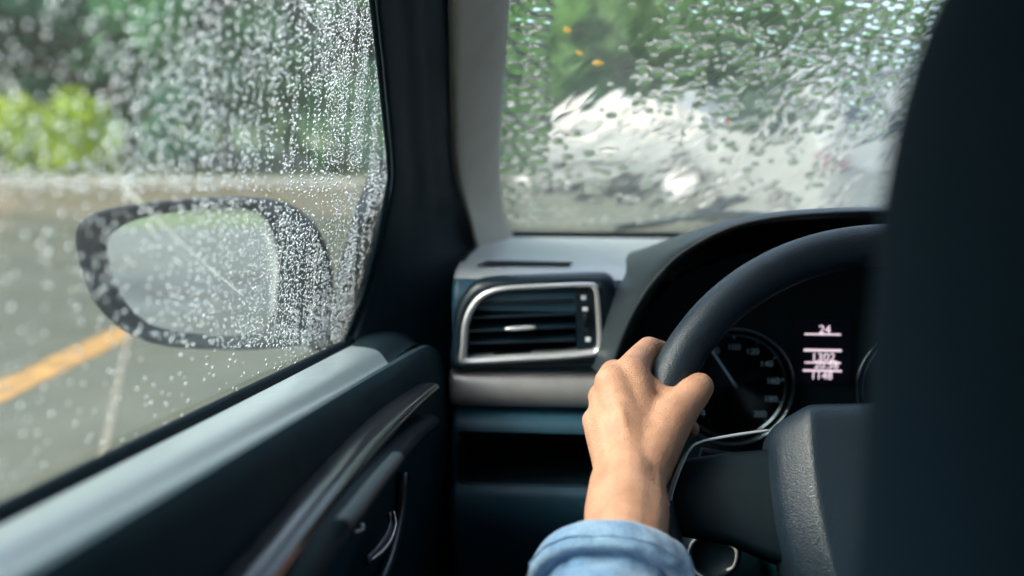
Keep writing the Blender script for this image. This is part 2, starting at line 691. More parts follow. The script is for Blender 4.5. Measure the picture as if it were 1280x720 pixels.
sheet('ground', -400, 400, -400, 400, -0.02, ground_mat('damp_grass', (0.05, 0.085, 0.025), (0.12, 0.16, 0.05), 0.8, 3.0),
      'green grass reaching out under the trees')
road = sheet('road', -60, 40, -60, 16.2, 0.0, ground_mat('wet_concrete', (0.043, 0.047, 0.025), (0.070, 0.071, 0.044), 0.52, 2.2),
             'wet grey concrete car park surface')
vx = np.linspace(-60, -2.0, 60)
vfront = [(x, 10.3 + 0.9 * float(vnoise(np.array([x * .35]), np.array([2.2]))[0]) + 0.25 * float(vnoise(np.array([x * 1.7]), np.array([7.1]))[0]), .006) for x in vx]
vg = obj('verge', vfront + [(-2.0, 16.3, .006), (-60, 16.3, .006)], [tuple(range(62))],
         ground_mat('wet_tan_paving', (0.070, 0.060, 0.034), (0.115, 0.098, 0.060), 0.6, 2.5), smooth=False)
tag(vg, 'wet tan strip of ground in front of the hedge', kind='structure')
# painted line parallel to the car, slightly worn
ym = mat('yellow_line_paint', (0.30, 0.155, 0.03), 0.6, vary=(9, 0.45))
ln = sheet('painted_line', -2.62, -2.42, -8.0, 6.3, 0.004, ym, 'worn orange yellow line painted on the wet concrete')
ln.parent = road
# a seam in the concrete
p0, p1 = GR(158, 430), GR(128, 575)
dv = (p1 - p0).normalized()
sd_ = Vector((-dv.y, dv.x, 0)) * 0.014
a_, b_ = p0 - dv * 3, p1 + dv * 5
seam = obj('joint', [a_ - sd_ + Vector((0, 0, .004)), a_ + sd_ + Vector((0, 0, .004)), b_ + sd_ + Vector((0, 0, .004)), b_ - sd_ + Vector((0, 0, .004))],
           [(0, 1, 2, 3)], mat('pale_joint_filler', (0.16, 0.14, 0.10), 0.6), road, smooth=False)
# kerb in front of the planting
kerb = box('kerb', (-60, 16.2, -0.02), (40, 16.38, 0.12), mat('kerb_concrete', (0.30, 0.29, 0.26), 0.6, vary=(4, 0.2)), bevel=0.015)
tag(kerb, 'low concrete kerb running below the hedge and trees', kind='structure')

BARK = mat('tree_bark', (0.09, 0.07, 0.05), 0.9, bump=(14, 0.8, 0.03, 'noise'), vary=(6, 0.3))
LEAF = [leaf_mat('leaves_deep_green', (0.065, 0.20, 0.095), (0.15, 0.36, 0.16), trans=.5),
        leaf_mat('leaves_mid_green', (0.11, 0.25, 0.07), (0.23, 0.42, 0.11), trans=.5),
        leaf_mat('leaves_blue_green', (0.055, 0.18, 0.135), (0.12, 0.31, 0.21), trans=.5)]
HEDGE_LEAF = leaf_mat('leaves_lime', (0.27, 0.40, 0.02), (0.50, 0.62, 0.05), 1.5, 0.45)


def leaf_cloud(centres, sizes, nleaf, leaf, flat=0.8, seed=0):
    """leaf faces spread through many clumps; returns verts, faces"""
    r = np.random.default_rng(seed)
    V, Fc = [], []
    for c, s in zip(centres, sizes):
        d = r.normal(size=(nleaf, 3))
        d /= np.linalg.norm(d, axis=1)[:, None]
        rad = s * (0.45 + 0.6 * r.random(nleaf) ** 0.6)
        p = np.asarray(c) + d * rad[:, None] * np.array([1, 1, flat])
        ax = r.normal(size=(nleaf, 3))
        ax /= np.linalg.norm(ax, axis=1)[:, None]
        nb = np.cross(ax, d + 0.3 * r.normal(size=(nleaf, 3)))
        nb /= np.maximum(np.linalg.norm(nb, axis=1), 1e-6)[:, None]
        L = leaf * (0.6 + 0.8 * r.random(nleaf))[:, None]
        base = len(V)
        quad = np.stack([p - ax * L, p + nb * L * 0.45, p + ax * L, p - nb * L * 0.45], 1).reshape(-1, 3)
        V.extend(map(tuple, quad))
        Fc.extend([(base + 4 * k, base + 4 * k + 1, base + 4 * k + 2, base + 4 * k + 3) for k in range(nleaf)])
    return V, Fc


def cloud_mesh(name, V, Fc, m):
    me = bpy.data.meshes.new(name)
    me.from_pydata(V, [], Fc)
    me.materials.append(m)
    return me


def build_tree(variant):
    """meshes for one tree, base at the origin, about 7 m tall"""
    r = np.random.default_rng(100 + variant)
    hgt = 6.6 + variant * 0.5
    vs, fs = [], []

    def limb(path, r0, r1, seg=7):
        path = [Vector(p) for p in path]
        fr = frames(path)
        off = len(vs)
        for i, (p, (t, n, b)) in enumerate(zip(path, fr)):
            rr = lerp(r0, r1, i / (len(path) - 1))
            for k in range(seg):
                a = 2 * math.pi * k / seg
                vs.append(p + n * rr * math.cos(a) + b * rr * math.sin(a))
        fs.extend(grid_faces(len(path), seg, True, off))

    limb([(0, 0, -0.1), (0.06, 0.02, 0.8), (-0.05, 0.08, 1.8), (0.03, 0.0, 2.8), (0.1, -0.05, hgt * 0.72)], 0.19, 0.05)
    cents, sizes = [], []
    for k in range(9):
        a = k * 2.4 + r.random()
        z0 = 1.5 + k * 0.32
        L = 1.5 + r.random() * 1.0
        e = Vector((math.cos(a) * L, math.sin(a) * L, z0 + 0.8 + r.random() * 1.2))
        mid = Vector((math.cos(a) * L * .5, math.sin(a) * L * .5, z0 + 0.35))
        limb([(0, 0, z0), mid, e], 0.07, 0.02, 5)
        for q in range(6):
            cents.append((e.x + r.normal() * .55, e.y + r.normal() * .55, e.z + r.normal() * .5))
            sizes.append(0.35 + r.random() * 0.4)
    for k in range(46):
        a, q = r.random() * 6.283, r.random() ** .5
        z = 1.1 + r.random() * (hgt - 1.4)
        w = 2.7 * math.sin(math.pi * min(1, max(0.12, (z - 0.5) / (hgt - 0.3)))) ** .7
        cents.append((math.cos(a) * q * w, math.sin(a) * q * w, z))
        sizes.append(0.35 + r.random() * 0.5)
    V, Fc = leaf_cloud(cents, sizes, 110, 0.13, 0.8, 200 + variant)
    me_t = bpy.data.meshes.new('trunk')
    me_t.from_pydata([tuple(v) for v in vs], [], fs)
    me_t.materials.append(BARK)
    me_t.shade_smooth()
    return me_t, cloud_mesh('crown', V, Fc, LEAF[variant % 3])


TREES = [build_tree(k) for k in range(3)]


def tree(x, y, k, s, rz, label, group='trees beyond the car park'):
    e = empty('leafy_tree', (x, y, 0), label, 'tree', group, absolute=False)
    e.scale = (s, s, s)
    e.rotation_euler = (0, 0, rz)
    for nm, me in zip(('trunk', 'crown'), TREES[k]):
        link(bpy.data.objects.new(nm, me), e)
    return e


tree_list = [
    (-15.5, 20.5, 0, 1.0, 0.3, 'deep green tree rising behind the left end of the lime hedge'),
    (-11.2, 22.0, 2, 1.05, 1.1, 'blue green tree straight above the lime hedge'),
    (-7.6, 21.0, 0, 0.95, 2.2, 'deep green tree just right of the lime hedge'),
    (-4.6, 23.5, 2, 1.1, 0.7, 'blue green tree seen above the door mirror'),
    (-1.9, 20.6, 1, 0.9, 1.9, 'mid green tree behind the windscreen pillar'),
    (0.4, 18.6, 1, 0.8, 0.1, 'mid green tree seen at the left edge of the windscreen'),
    (2.0, 23.0, 1, 1.0, 2.6, 'mid green tree rising over the smaller white car'),
    (6.2, 24.5, 1, 0.8, 0.4, 'mid green tree between the two white cars'),
    (10.8, 23.0, 0, 0.8, 1.3, 'deep green tree beyond the large white car'),
    (-20.0, 24.5, 1, 1.2, 2.9, 'mid green tree at the far left of the row'),
    (-8.6, 29.0, 1, 1.3, 0.9, 'tall mid green tree behind the front row on the left'),
    (-13.8, 30.0, 2, 1.35, 1.9, 'tallest blue green tree behind the lime hedge'),
    (-18.0, 29.0, 0, 1.4, 0.2, 'tall deep green tree at the back left above the hedge end'),
    (-4.4, 30.5, 0, 1.3, 1.2, 'tall deep green tree behind the trees above the mirror'),
    (0.6, 29.0, 2, 1.3, 2.0, 'tall blue green tree behind the windscreen edge trees'),
    (5.0, 31.0, 1, 1.3, 0.6, 'tall mid green tree behind the gap between the white cars'),
    (-10.0, 25.2, 0, 1.15, 2.7, 'deep green tree between the hedge and the tallest tree'),
    (-2.6, 26.0, 1, 1.15, 0.5, 'mid green tree just behind the windscreen pillar trees'),
    (-12.0, -9.0, 0, 1.1, 0.9, 'deep green tree behind the car on the mirror side'),
    (-8.5, -15.0, 1, 1.1, 0.2, 'mid green tree farther behind the car reflected in the mirror'),
    (-15.0, 2.0, 2, 1.0, 2.2, 'blue green tree standing beside the car to the left'),
]
for a in tree_list:
    tree(*a)


# clipped lime hedge left of the car, made of three bushes
def hedge(x0, x1, y, h, label, seed, lm=None, nm='clipped_hedge', cat='hedge', grp='lime hedge bushes along the kerb'):
    r = np.random.default_rng(seed)
    e = empty(nm, ((x0 + x1) / 2, y, 0), label, cat, grp, absolute=False)
    cents, sizes = [], []
    n = int((x1 - x0) * 26)
    for k in range(n):
        cents.append(((r.random() - .5) * (x1 - x0), (r.random() - .5) * 1.0, 0.25 + r.random() * (h - 0.45)))
        sizes.append(0.2 + r.random() * 0.15)
    V, Fc = leaf_cloud(cents, sizes, 60, 0.055, 0.9, seed)
    link(bpy.data.objects.new('foliage', cloud_mesh('foliage', V, Fc, lm or HEDGE_LEAF)), e)
    vs, fs = [], []
    for k in range(6):
        x = (k / 5 - .5) * (x1 - x0) * .85
        path = [Vector((x, 0, -0.02)), Vector((x + .04, .03, h * .4)), Vector((x - .03, 0, h * .8))]
        off = len(vs)
        for i, (p, (t, nn, bb)) in enumerate(zip(path, frames(path))):
            for q in range(5):
                a = q * 2 * math.pi / 5
                vs.append(p + (nn * math.cos(a) + bb * math.sin(a)) * (0.03 - 0.009 * i))
        fs.extend(grid_faces(3, 5, True, off))
    me = bpy.data.meshes.new('stem')
    me.from_pydata([tuple(v) for v in vs], [], fs)
    me.materials.append(BARK)
    link(bpy.data.objects.new('stem', me), e)


hedge(-14.4, -11.2, 17.6, 1.5, 'bright lime hedge bush at the left edge of the side window', 31)
hedge(-11.1, -8.5, 17.4, 1.62, 'bright lime rounded hedge bush ending beside the darker trees', 32)

for i, (xa, xb, yy, hh, lb) in enumerate((
        (-8.6, -6.4, 19.2, 2.2, 'dark green shrub touching the right end of the lime hedge'),
        (-6.5, -4.2, 19.6, 2.0, 'dark green shrub above the middle of the mirror'),
        (-4.3, -2.2, 19.3, 2.3, 'dark green shrub above the inner end of the mirror'),
        (-2.2, -0.2, 19.0, 2.0, 'dark green shrub hidden mostly by the windscreen pillar'),
        (-0.2, 2.2, 18.8, 2.4, 'dark green shrub at the left edge of the windscreen'),
        (2.2, 4.8, 19.2, 2.0, 'dark green shrub between the two white cars'))):
    hedge(xa, xb, yy, hh, lb, 50 + i, LEAF[(2, 0, 2, 0, 1, 0)[i]], 'leafy_shrub', 'shrub', 'dark green shrubs below the trees')


# parked white cars ahead
def lathe_wheel(e, x, y, r, w, side):
    prof = [(0.0, .42), (.55, .42), (.62, .5), (.95, .5), (1.0, .38), (1.0, -.38), (.95, -.5), (0, -.5)]
    seg = 24
    rows = []
    for rr, ww in prof:
        rows.append([Vector((x + side * ww * w, y + math.cos(a) * rr * r, r + math.sin(a) * rr * r))
                     for a in [2 * math.pi * k / seg for k in range(seg)]])
    wl = loft('wheel', rows[2:], M['tyre'], e, close=True)
    rim = loft('rim', [[p for p in q] for q in rows[:3]], M['silver'], wl, close=True)
    rim.matrix_parent_inverse = Matrix.Identity(4)


def parked_car(loc, rz, L, W, Hh, label, van=False):
    e = empty('parked_car', loc, label, 'car', 'white cars parked ahead', absolute=False)
    e.rotation_euler = (0, 0, rz)
    # side profile: (y along length from the rear, z low, z belt, z roof, half width factor)
    st = [(-.50, .30, .62, .62, .84), (-.485, .22, .80, .80, .92), (-.46, .2, .93, .95, .96), (-.40, .2, .95, 1.30 if van else 1.12, 1.0),
          (-.33, .2, .95, 1.46, 1.0), (-.2, .2, .95, 1.53, 1.0), (0.0, .2, .94, 1.54, 1.0), (.12, .2, .92, 1.46, 1.0), (.27, .2, .90, 1.02, 1.0),
          (.36, .2, .84, .88, .97), (.46, .24, .72, .74, .92), (.5, .34, .58, .58, .82)]
    k = Hh / 1.54
    rows = []
    for (y, zl, zb, zr, w) in st:
        hw = W / 2 * w
        tw = hw * (0.98 if zr - zb < .1 else lerp(.96, .74, min(1, (zr - zb) / .6)))
        half = [(hw * .86, zl), (hw * .97, zl + .06), (hw, (zl + zb) * .5), (hw * .97, zb), (tw * 1.0, lerp(zb, zr, .55)), (tw * .97, zr - .03 if zr - zb > .1 else zr), (tw * .55, zr + .015), (0, zr + .02)]
        row = [Vector((x, y * L, z * k)) for x, z in half] + [Vector((-x, y * L, z * k)) for x, z in reversed(half[:-1])]
        rows.append(row)
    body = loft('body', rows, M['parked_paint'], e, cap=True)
    body.modifiers.new('s', 'SUBSURF').render_levels = 1
    # rear window, windscreen and side glass as proud panes
    def quad(nm, pts, m, d=(0, 0, 0.0)):
        return plate(nm, [Vector(p) for p in pts], d, m, e, bevel=0.004)
    hw = W / 2
    yr = -.445 if van else -.425
    quad('rear_window', [(-hw * .74, yr * L - .02, 1.0 * k), (hw * .74, yr * L - .02, 1.0 * k), (hw * .64, -.365 * L - .035, 1.36 * k), (-hw * .64, -.365 * L - .035, 1.36 * k)], M['carglass'], (0, -.02, .02))
    quad('windshield', [(-hw * .76, .262 * L, 1.06 * k), (hw * .76, .262 * L, 1.06 * k), (hw * .62, .14 * L, 1.46 * k), (-hw * .62, .14 * L, 1.46 * k)], M['carglass'], (0, .02, .03))
    for s in (-1, 1):
        for (y0, y1, y0t, y1t) in ((-.33, -.1, -.29, -.1), (-.085, .22, -.085, .12)):
            quad('side_window', [(s * hw * .985, y0 * L, .99 * k), (s * hw * .985, y1 * L, .99 * k), (s * hw * .80, y1t * L, 1.42 * k), (s * hw * .80, y0t * L, 1.40 * k)], M['carglass'], (s * .015, 0, .004))
        quad('tail_lamp', [(s * hw * .93, -.487 * L, .76 * k), (s * hw * .68, -.497 * L, .77 * k), (s * hw * .70, -.487 * L, .84 * k), (s * hw * .94, -.472 * L, .86 * k)], M['redlamp'], (0, -.035, 0))
        quad('headlamp', [(s * hw * .88, .47 * L, .60 * k), (s * hw * .5, .495 * L, .58 * k), (s * hw * .52, .485 * L, .68 * k), (s * hw * .9, .455 * L, .72 * k)], M['chrome'], (0, .03, 0))
        for y in (-.30, .31):
            lathe_wheel(e, s * (hw - .1), y * L, .31, .2, s)
    quad('rear_bumper', [(-hw * .84, -.5 * L - .03, .28), (hw * .84, -.5 * L - .03, .28), (hw * .84, -.5 * L - .03, .46), (-hw * .84, -.5 * L - .03, .46)], M['plastic'], (0, .08, 0))
    return e


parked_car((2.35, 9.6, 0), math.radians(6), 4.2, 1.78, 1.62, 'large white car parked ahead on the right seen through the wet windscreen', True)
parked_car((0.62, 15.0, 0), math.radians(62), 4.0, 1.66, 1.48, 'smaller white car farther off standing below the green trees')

# ================================================================== THE CAR AROUND THE CAMERA
car = empty('car', (0.45, 0.3, 0), 'car with dark cabin and rain covered glass, seen from inside behind the driver', 'car')


def part_group(name, loc, label=None):
    e = bpy.data.objects.new(name, None)
    e.empty_display_size = 0.05
    e.parent = car
    e.matrix_parent_inverse = Matrix.Translation(-Vector(car.location))
    COL.objects.link(e)
    if label:
        e["label"] = label
    return e


# --- side window plane: contains the belt line
B1, B2 = PX(430, 430, -.22), PX(0, 640, -.22)
BS = (B1.z - B2.z) / (B1.y - B2.y)


def zb(Y):
    return B2.z + BS * (Y - B2.y)


WP0 = B2.copy()
WN = (B1 - B2).cross(Vector((.26, 0, 1))).normalized()      # plane normal
if WN.x > 0:
    WN = -WN                                                # points outward (left)


def win(u, v, off=0.0):
    return PPL(u, v, WP0 + WN * off, WN)


# --- windscreen plane
WSY, WSZ, WSK = 1.40, H - 0.174, 1.50                        # base depth, base height, run over rise
SP0 = Vector((0, WSY, WSZ))
SN = Vector((0, 1, WSK)).normalized()                        # outward: forward and up


def scr(u, v, off=0.0):
    return PPL(u, v, SP0 + SN * off, SN)


ZR = H + 0.30                                               # roof lining height
RX = 1.14                                                   # passenger side window

# ---- glass panes
side_win_px = [(430, 432), (455, 372), (472, 310), (486, 238), (489, 205), (476, 80), (467, -20), (452, -160), (430, -260)]
sw = [win(u, v) for u, v in side_win_px]
top_y = sw[-1].y
rear_top = Vector((sw[-1].x, 0.08, sw[-1].z))
sw += [rear_top, Vector((-.22, 0.08, zb(0.08)))]
side_window = obj('side_window', sw, [tuple(range(len(sw)))], M['pane'], car, smooth=False,
                  label='rain spotted driver side window')
s_bl, s_br = Vector((-.16, WSY, WSZ)), Vector((RX - .06, WSY, WSZ))
sT = 0.47
s_tl = Vector((-.05, WSY - WSK * sT, WSZ + sT))
s_tr = Vector((RX - .17, WSY - WSK * sT, WSZ + sT))
windshield = obj('windshield', [s_bl, s_br, s_tr, s_tl], [(0, 1, 2, 3)], M['screen'], car, smooth=False,
                 label='windscreen streaming with rain water')
obj('passenger_window', [(RX, .05, H - .12), (RX, 1.0, H - .19), (RX - .07, .75, ZR - .05), (RX - .08, .05, ZR - .05)], [(0, 1, 2, 3)], M['passenger_glass'], car, smooth=False)
obj('rear_side_window', [(RX, -.05, H - .11), (RX, -.85, H - .08), (RX - .08, -.75, ZR - .05), (RX - .08, -.05, ZR - .05)], [(0, 1, 2, 3)], M['passenger_glass'], car, smooth=False)
obj('rear_side_window', [(-.22, -.05, H - .11), (-.22, -.85, H - .08), (-.14, -.75, ZR - .05), (-.14, -.05, ZR - .05)], [(0, 1, 2, 3)], M['tinted'], car, smooth=False)
obj('rear_window', [(-.1, -1.35, H - .05), (RX - .1, -1.35, H - .05), (RX - .18, -1.02, ZR - .03), (-.04, -1.02, ZR - .03)], [(0, 1, 2, 3)], M['tinted'], car, smooth=False)

# ---- roof, floor, pillars and outer skin
rf = WSY - WSK * sT
box('roof', (-.16, -1.02, ZR), (RX - .06, rf + .02, ZR + .04), M['lining'], car)
for (xa, xb) in ((-.19, -.12), (RX - .10, RX - .03)):
    box('roof_rail', (xa, -1.05, ZR - .075 if xa > 0 else min(ZR - .075, sw[8].z - .01)), (xb, .72, ZR + .03), M['lining'], car, bevel=.015)
box('rear_header', (-.16, -1.06, ZR - .045), (RX - .06, -1.0, ZR + .03), M['lining'], car, bevel=.012)
for (xa, xb) in ((-.245, -.18), (RX - .05, RX + .02)):
    box('rear_belt_rail', (xa, -1.4, H - .16), (xb, -.0, H - .085), M['plastic'], car, bevel=.01)
box('floor', (-.20, -1.4, .22), (RX - .02, 1.75, .26), M['carpet'], car)
box('firewall', (-.20, 1.42, .26), (RX - .02, 1.46, H - .2), M['black'], car)
box('rear_shelf', (-.20, -1.4, .26), (RX - .02, -1.0, H - .06), M['seat'], car)
for (x0, x1, nm) in ((-.262, -.236, 'driver_outer_panel'), (RX + .016, RX + .042, 'passenger_outer_panel')):
    rows = []
    for Y in np.linspace(-1.4, 2.3, 24):
        s = -1 if x0 < 0 else 1
        bx = x0 if x0 < 0 else x1
        zt = zb(min(max(Y, 0), 1.15)) - .012
        rows.append([Vector((bx + (-s) * .02, Y, zt)), Vector((bx + s * .004, Y, zt - .02)), Vector((bx + s * .05, Y, zt - .16)), Vector((bx + s * .06, Y, zt - .36)), Vector((bx + s * .02, Y, .25))])
    loft(nm, rows, M['paint'], car)
box('passenger_door', (RX - .06, -1.0, .26), (RX + .01, 1.35, H - .2), M['plastic'], car)
box('rear_door_panel', (-.235, -1.4, .26), (-.16, -.02, H - .13), M['plastic'], car)
for (nm, pts) in (('b_pillar', [(-.225, -.06, .3), (-.225, .07, .3), (-.225, .07, H - .12), (-.14, .06, ZR), (-.14, -.05, ZR), (-.225, -.06, H - .12)]),):
    plate(nm, pts, (.035, 0, 0), M['pillar'], car)
plate('b_pillar', [(RX, -.06, .3), (RX, .07, .3), (RX, .07, H - .12), (RX - .085, .06, ZR), (RX - .085, -.05, ZR), (RX, -.06, H - .12)], (-.035, 0, 0), M['pillar'], car)
tube('a_pillar', [(RX + .0, 1.38, H - .22), (RX - .03, 1.15, H - .02), (RX - .1, .72, ZR)], .045, M['pillar'], car)
for x in (-.2, RX - .03):
    plate('c_pillar', [(x, -.85, H - .1), (x, -1.4, H - .1), (x + (.06 if x < 0 else -.06), -1.05, ZR), (x + (.06 if x < 0 else -.06), -.75, ZR)], (.03, 0, 0), M['pillar'], car)
# bonnet
rows = []
for Y, z in ((1.47, H - .235), (1.7, H - .25), (2.0, H - .285), (2.3, H - .36), (2.42, H - .5)):
    rows.append([Vector((X, Y, z - .10 * abs((X - .46) / .7) ** 3)) for X in np.linspace(-.24, RX + .02, 14)])
loft('bonnet', rows, M['paint'], car)

# ---- A pillar on the driver side: dark frame + beige trim
left_px = [(440, -260), (457, -150), (468, 0), (477, 80), (488, 190), (489.5, 218), (487, 240)]
mid_px = [(553, -260), (559, -150), (564, 0), (566, 100), (568, 190), (574, 232), (580, 252)]
right_px = [(652, -260), (644, -150), (637.5, 0), (630, 100), (625.5, 190), (626, 232), (628, 256)]


def pillar_row(l, m_, r):
    A = win(*l)
    Bp = scr(*r) - SN * .006
    return A, Bp


pil = part_group('a_pillar_driver', (0, 0, 0))
pil.name = 'a_pillar'
NP = 26
lp = smooth_curve([Vector((a, b, 0)) for a, b in left_px], NP)
mp = smooth_curve([Vector((a, b, 0)) for a, b in mid_px], NP)
rp = smooth_curve([Vector((a, b, 0)) for a, b in right_px], NP)
dark_rows, trim_rows = [], []
for l, m_, r in zip(lp, mp, rp):
    A, Bp = win(l.x, l.y), scr(r.x, r.y) - SN * .006
    Ym = lerp(A.y, Bp.y, .62)
    row = []
    for t, dY in ((0, .004), (.03, -.012), (.10, -.016), (.22, -.018), (.30, -.010), (.40, -.012), (.55, -.02), (.62, -.012), (.72, -.016), (.9, -.012), (1.0, .004)):
        u, v = lerp(l.x, m_.x, t), lerp(l.y, m_.y, t)
        row.append(P(u, v, lerp(A.y, Ym, t) + dY))
    dark_rows.append(row)
    row = []
    for t, dY in ((-.04, -.004), (0.0, -.020), (.08, -.030), (.2, -.034), (.45, -.034), (.7, -.03), (.88, -.022), (.97, -.008), (1.0, .006), (1.0, .03)):
        u, v = lerp(m_.x, r.x, t), lerp(m_.y, r.y, t)
        row.append(P(u, v, lerp(Ym, Bp.y, t) + dY))
    trim_rows.append(row)
# trim flares out at its foot
for (l, m_, r) in (((0, 0), (587, 272), (634, 276)), ((0, 0), (594, 300), (644, 297)), ((0, 0), (600, 325), (651, 318)), ((0, 0), (603, 352), (656, 340))):
    Ym, Yr = trim_rows[NP - 1][0].y + .004, scr(*r).y if r[1] < 300 else 1.36
    Ym = Ym + .02
    row = []
    for t, dY in ((-.04, -.004), (0.0, -.020), (.08, -.030), (.2, -.034), (.45, -.034), (.7, -.03), (.88, -.022), (.97, -.008), (1.0, .006), (1.0, .03)):
        row.append(P(lerp(m_[0], r[0], t), lerp(m_[1], r[1], t), lerp(Ym, Yr, t) + dY))
    trim_rows.append(row)
prof_d = ((0, .004), (.03, -.012), (.10, -.016), (.22, -.018), (.30, -.016), (.40, -.016), (.55, -.02), (.62, -.018), (.72, -.018), (.9, -.014), (1.0, .004))
for l, m_, Ym in (((479, 275), (589, 285), 1.235), ((471, 312), (596, 318), 1.20), ((463, 342), (600, 345), 1.16), ((455, 372), (600, 375), 1.12), ((445, 402), (596, 408), 1.08), ((435, 430), (590, 440), 1.06), ((425, 458), (585, 480), 1.05), ((415, 490), (580, 560), 1.05)):
    A = win(*l)
    dark_rows.append([P(lerp(l[0], m_[0], t), lerp(l[1], m_[1], t), lerp(A.y, Ym, t) + dY) for t, dY in prof_d])
loft('door_frame', dark_rows, M['rubber'], pil, sub=1)
loft('pillar_trim', trim_rows, M['pillar'], pil, sub=1, label='beige fabric covered pillar trim')
# thin bright edge of the glass run channel
tube('window_seal', [win(u - 1.5, v, -.003) for u, v in [(452, -150), (466.5, 0), (475.5, 80), (486.5, 190), (488, 222), (484, 246), (470.5, 312), (454, 372), (433, 428)]], .0022, M['rubber'], pil, seg=8)

plate('pillar_foot', [P(545, 190, 1.17), P(606, 190, 1.24), P(622, 330, 1.37), P(624, 380, 1.39), P(545, 470, 1.2)], (-.02, .03, 0), M['rubber'], car)
plate('kick_panel', [P(500, 400, 1.13), P(592, 380, 1.13), P(592, 1000, 1.13), P(470, 1000, 1.13)], (0, .02, 0), M['rubber'], car)

# ---- driver door
door = part_group('driver_door', (0, 0, 0))


def zD(Y):
    return H - .085 - .142 * Y


ys = np.linspace(-.02, 1.09, 46)
shelf, panel = [], []
for Y in ys:
    a, d = zb(Y), zD(Y)
    e = max(0, (Y - .86) / .2)
    dip = -.05 * e ** 2.2
    shelf.append([Vector((x, Y, z + dip * w)) for x, z, w in (
        (-.2135, a - .022, 0), (-.2135, a - .004, 0), (-.2105, a + .001, .1), (-.203, a + .002, .2), (-.19, lerp(a, d, .35) + .003, .4), (-.176, lerp(a, d, .7) + .002, .6),
        (-.168, d - .002, .8), (-.162, d - .007, 1), (-.157, d - .0075, 1), (-.152, d - .004, 1), (-.147, d, 1), (-.143, d - .0012, 1))])
    panel.append([Vector((x, Y, z)) for x, z in ((-.143, d - .0012 + dip), (-.139, d - .005 + dip), (-.136, d - .012 + dip), (-.1345, d - .022 + dip), (-.134, d - .035 + dip), (-.132, d - .06 + dip * .5), (-.130, d - .09), (-.133, d - .13), (-.14, d - .2), (-.15, d - .34), (-.16, .3))])
loft('sill_ridge', [r[8:] for r in shelf], M['door_top_shaded'], door, sub=1)
loft('upper_panel', [r[:9] for r in shelf], M['door_top_lit'], door, sub=1, label='soft grained door top with window light painted in')
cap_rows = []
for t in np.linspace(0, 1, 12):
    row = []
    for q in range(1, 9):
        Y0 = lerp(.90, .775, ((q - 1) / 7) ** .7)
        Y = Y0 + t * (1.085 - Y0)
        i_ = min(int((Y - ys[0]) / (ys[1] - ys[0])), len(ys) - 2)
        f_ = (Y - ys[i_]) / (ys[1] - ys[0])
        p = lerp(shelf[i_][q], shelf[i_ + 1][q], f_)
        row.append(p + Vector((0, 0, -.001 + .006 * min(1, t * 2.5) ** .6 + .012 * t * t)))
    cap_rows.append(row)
loft('sill_shade_cap', cap_rows, M['rubber'], door, sub=1)  # added dark sheet standing in for shade on the sill's front end
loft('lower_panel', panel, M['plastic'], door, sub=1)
# belt seal
rows = []
for Y in np.linspace(-.02, 1.0, 26):
    a = zb(Y)
    rows.append([Vector((x, Y, a + z)) for x, z in ((-.2205, -.01), (-.2200, .0035), (-.2175, .005), (-.2140, .003), (-.2125, -.012))])
loft('belt_seal', rows, M['rubber'], door)
# dark gloss trim strip sweeping along the door
ts = smooth_curve([PX(u, v, x) for u, v, x in [(541, 480, -.122), (520, 497, -.121), (500, 515, -.120), (462, 553, -.120), (430, 592, -.119), (395, 634, -.119), (360, 678, -.119), (325, 722, -.119), (280, 785, -.119), (200, 900, -.12)]], 60)
rows = []
for i, p in enumerate(ts):
    t = i / 59
    w = lerp(.004, .0085, min(1, t * 1.6))
    rows.append([p + Vector((dx, 0, dz * w - w * .7)) for dx, dz in ((-.014, .9), (-.004, 1.0), (.001, .92), (.0045, .6), (.0055, .1), (.004, -.5), (-.001, -.95), (-.014, -1.1))])
loft('trim_strip', rows, M['trimstrip'], door, sub=1, label='glossy dark trim strip sweeping along the door')
# grab handle with a textured face
gh = smooth_curve([PX(u, v, x) for u, v, x in [(548, 522, -.118), (525, 540, -.112), (500, 568, -.106), (470, 605, -.104), (437, 650, -.104), (408, 690, -.105), (380, 728, -.107), (330, 800, -.112), (260, 900, -.125)]], 40)
rows = []
for i, p in enumerate(gh):
    w = .008
    rows.append([p + Vector((dx, 0, dz)) for dx, dz in ((-.018, .003), (-.006, .0030), (-.001, .001), (.0015, -.003), (.0005, -.008), (-.004, -.012), (-.018, -.014))])
grab = loft('grab_handle', rows, M['rubber'], door, sub=1)
gi = smooth_curve([PX(u, v, x) for u, v, x in [(500, 571, -.1035), (485, 589, -.102), (468, 610, -.1015), (450, 634, -.1015), (432, 656, -.102)]], 18)
rows = []
for i, p in enumerate(gi):
    rows.append([p + Vector((dx, 0, dz)) for dx, dz in ((-.0045, .0026), (-.002, .0032), (.0005, .0024), (.0020, .0008), (.0020, -.0012))])
ins = loft('handle_insert', rows, mat('grey_grained_insert', (0.014, 0.026, 0.034), 0.5, bump=(900, .5, .001, 'leather')), door)
# inner door lever in its cup
cup = smooth_curve([PX(u, v, -.127) for u, v in [(503, 590), (500, 640), (490, 690), (470, 735), (430, 760)]], 20)
tube('handle_cup', cup, .004, M['plastic_smooth'], door, seg=8)
lev = smooth_curve([PX(u, v, x) for u, v, x in [(486, 641, -.121), (489, 655, -.119), (484, 674, -.118), (473, 690, -.1185), (459, 701, -.121)]], 22)
tube('door_lever', lev, lambda t: .0012 + .0012 * math.sin(math.pi * t), M['plastic_smooth'], door, seg=8, flat=2.2)
tube('lever_edge', [p + Vector((.003, 0, .0012)) for p in lev], lambda t: .0005 + .0004 * math.sin(math.pi * t), M['chrome'], door, seg=6)
hk = smooth_curve([PX(u, v, -.118) for u, v in [(452, 655), (455, 659), (451, 663), (445, 664)]], 10)
tube('lock_tab', hk, .0009, M['chrome'], door, seg=6)

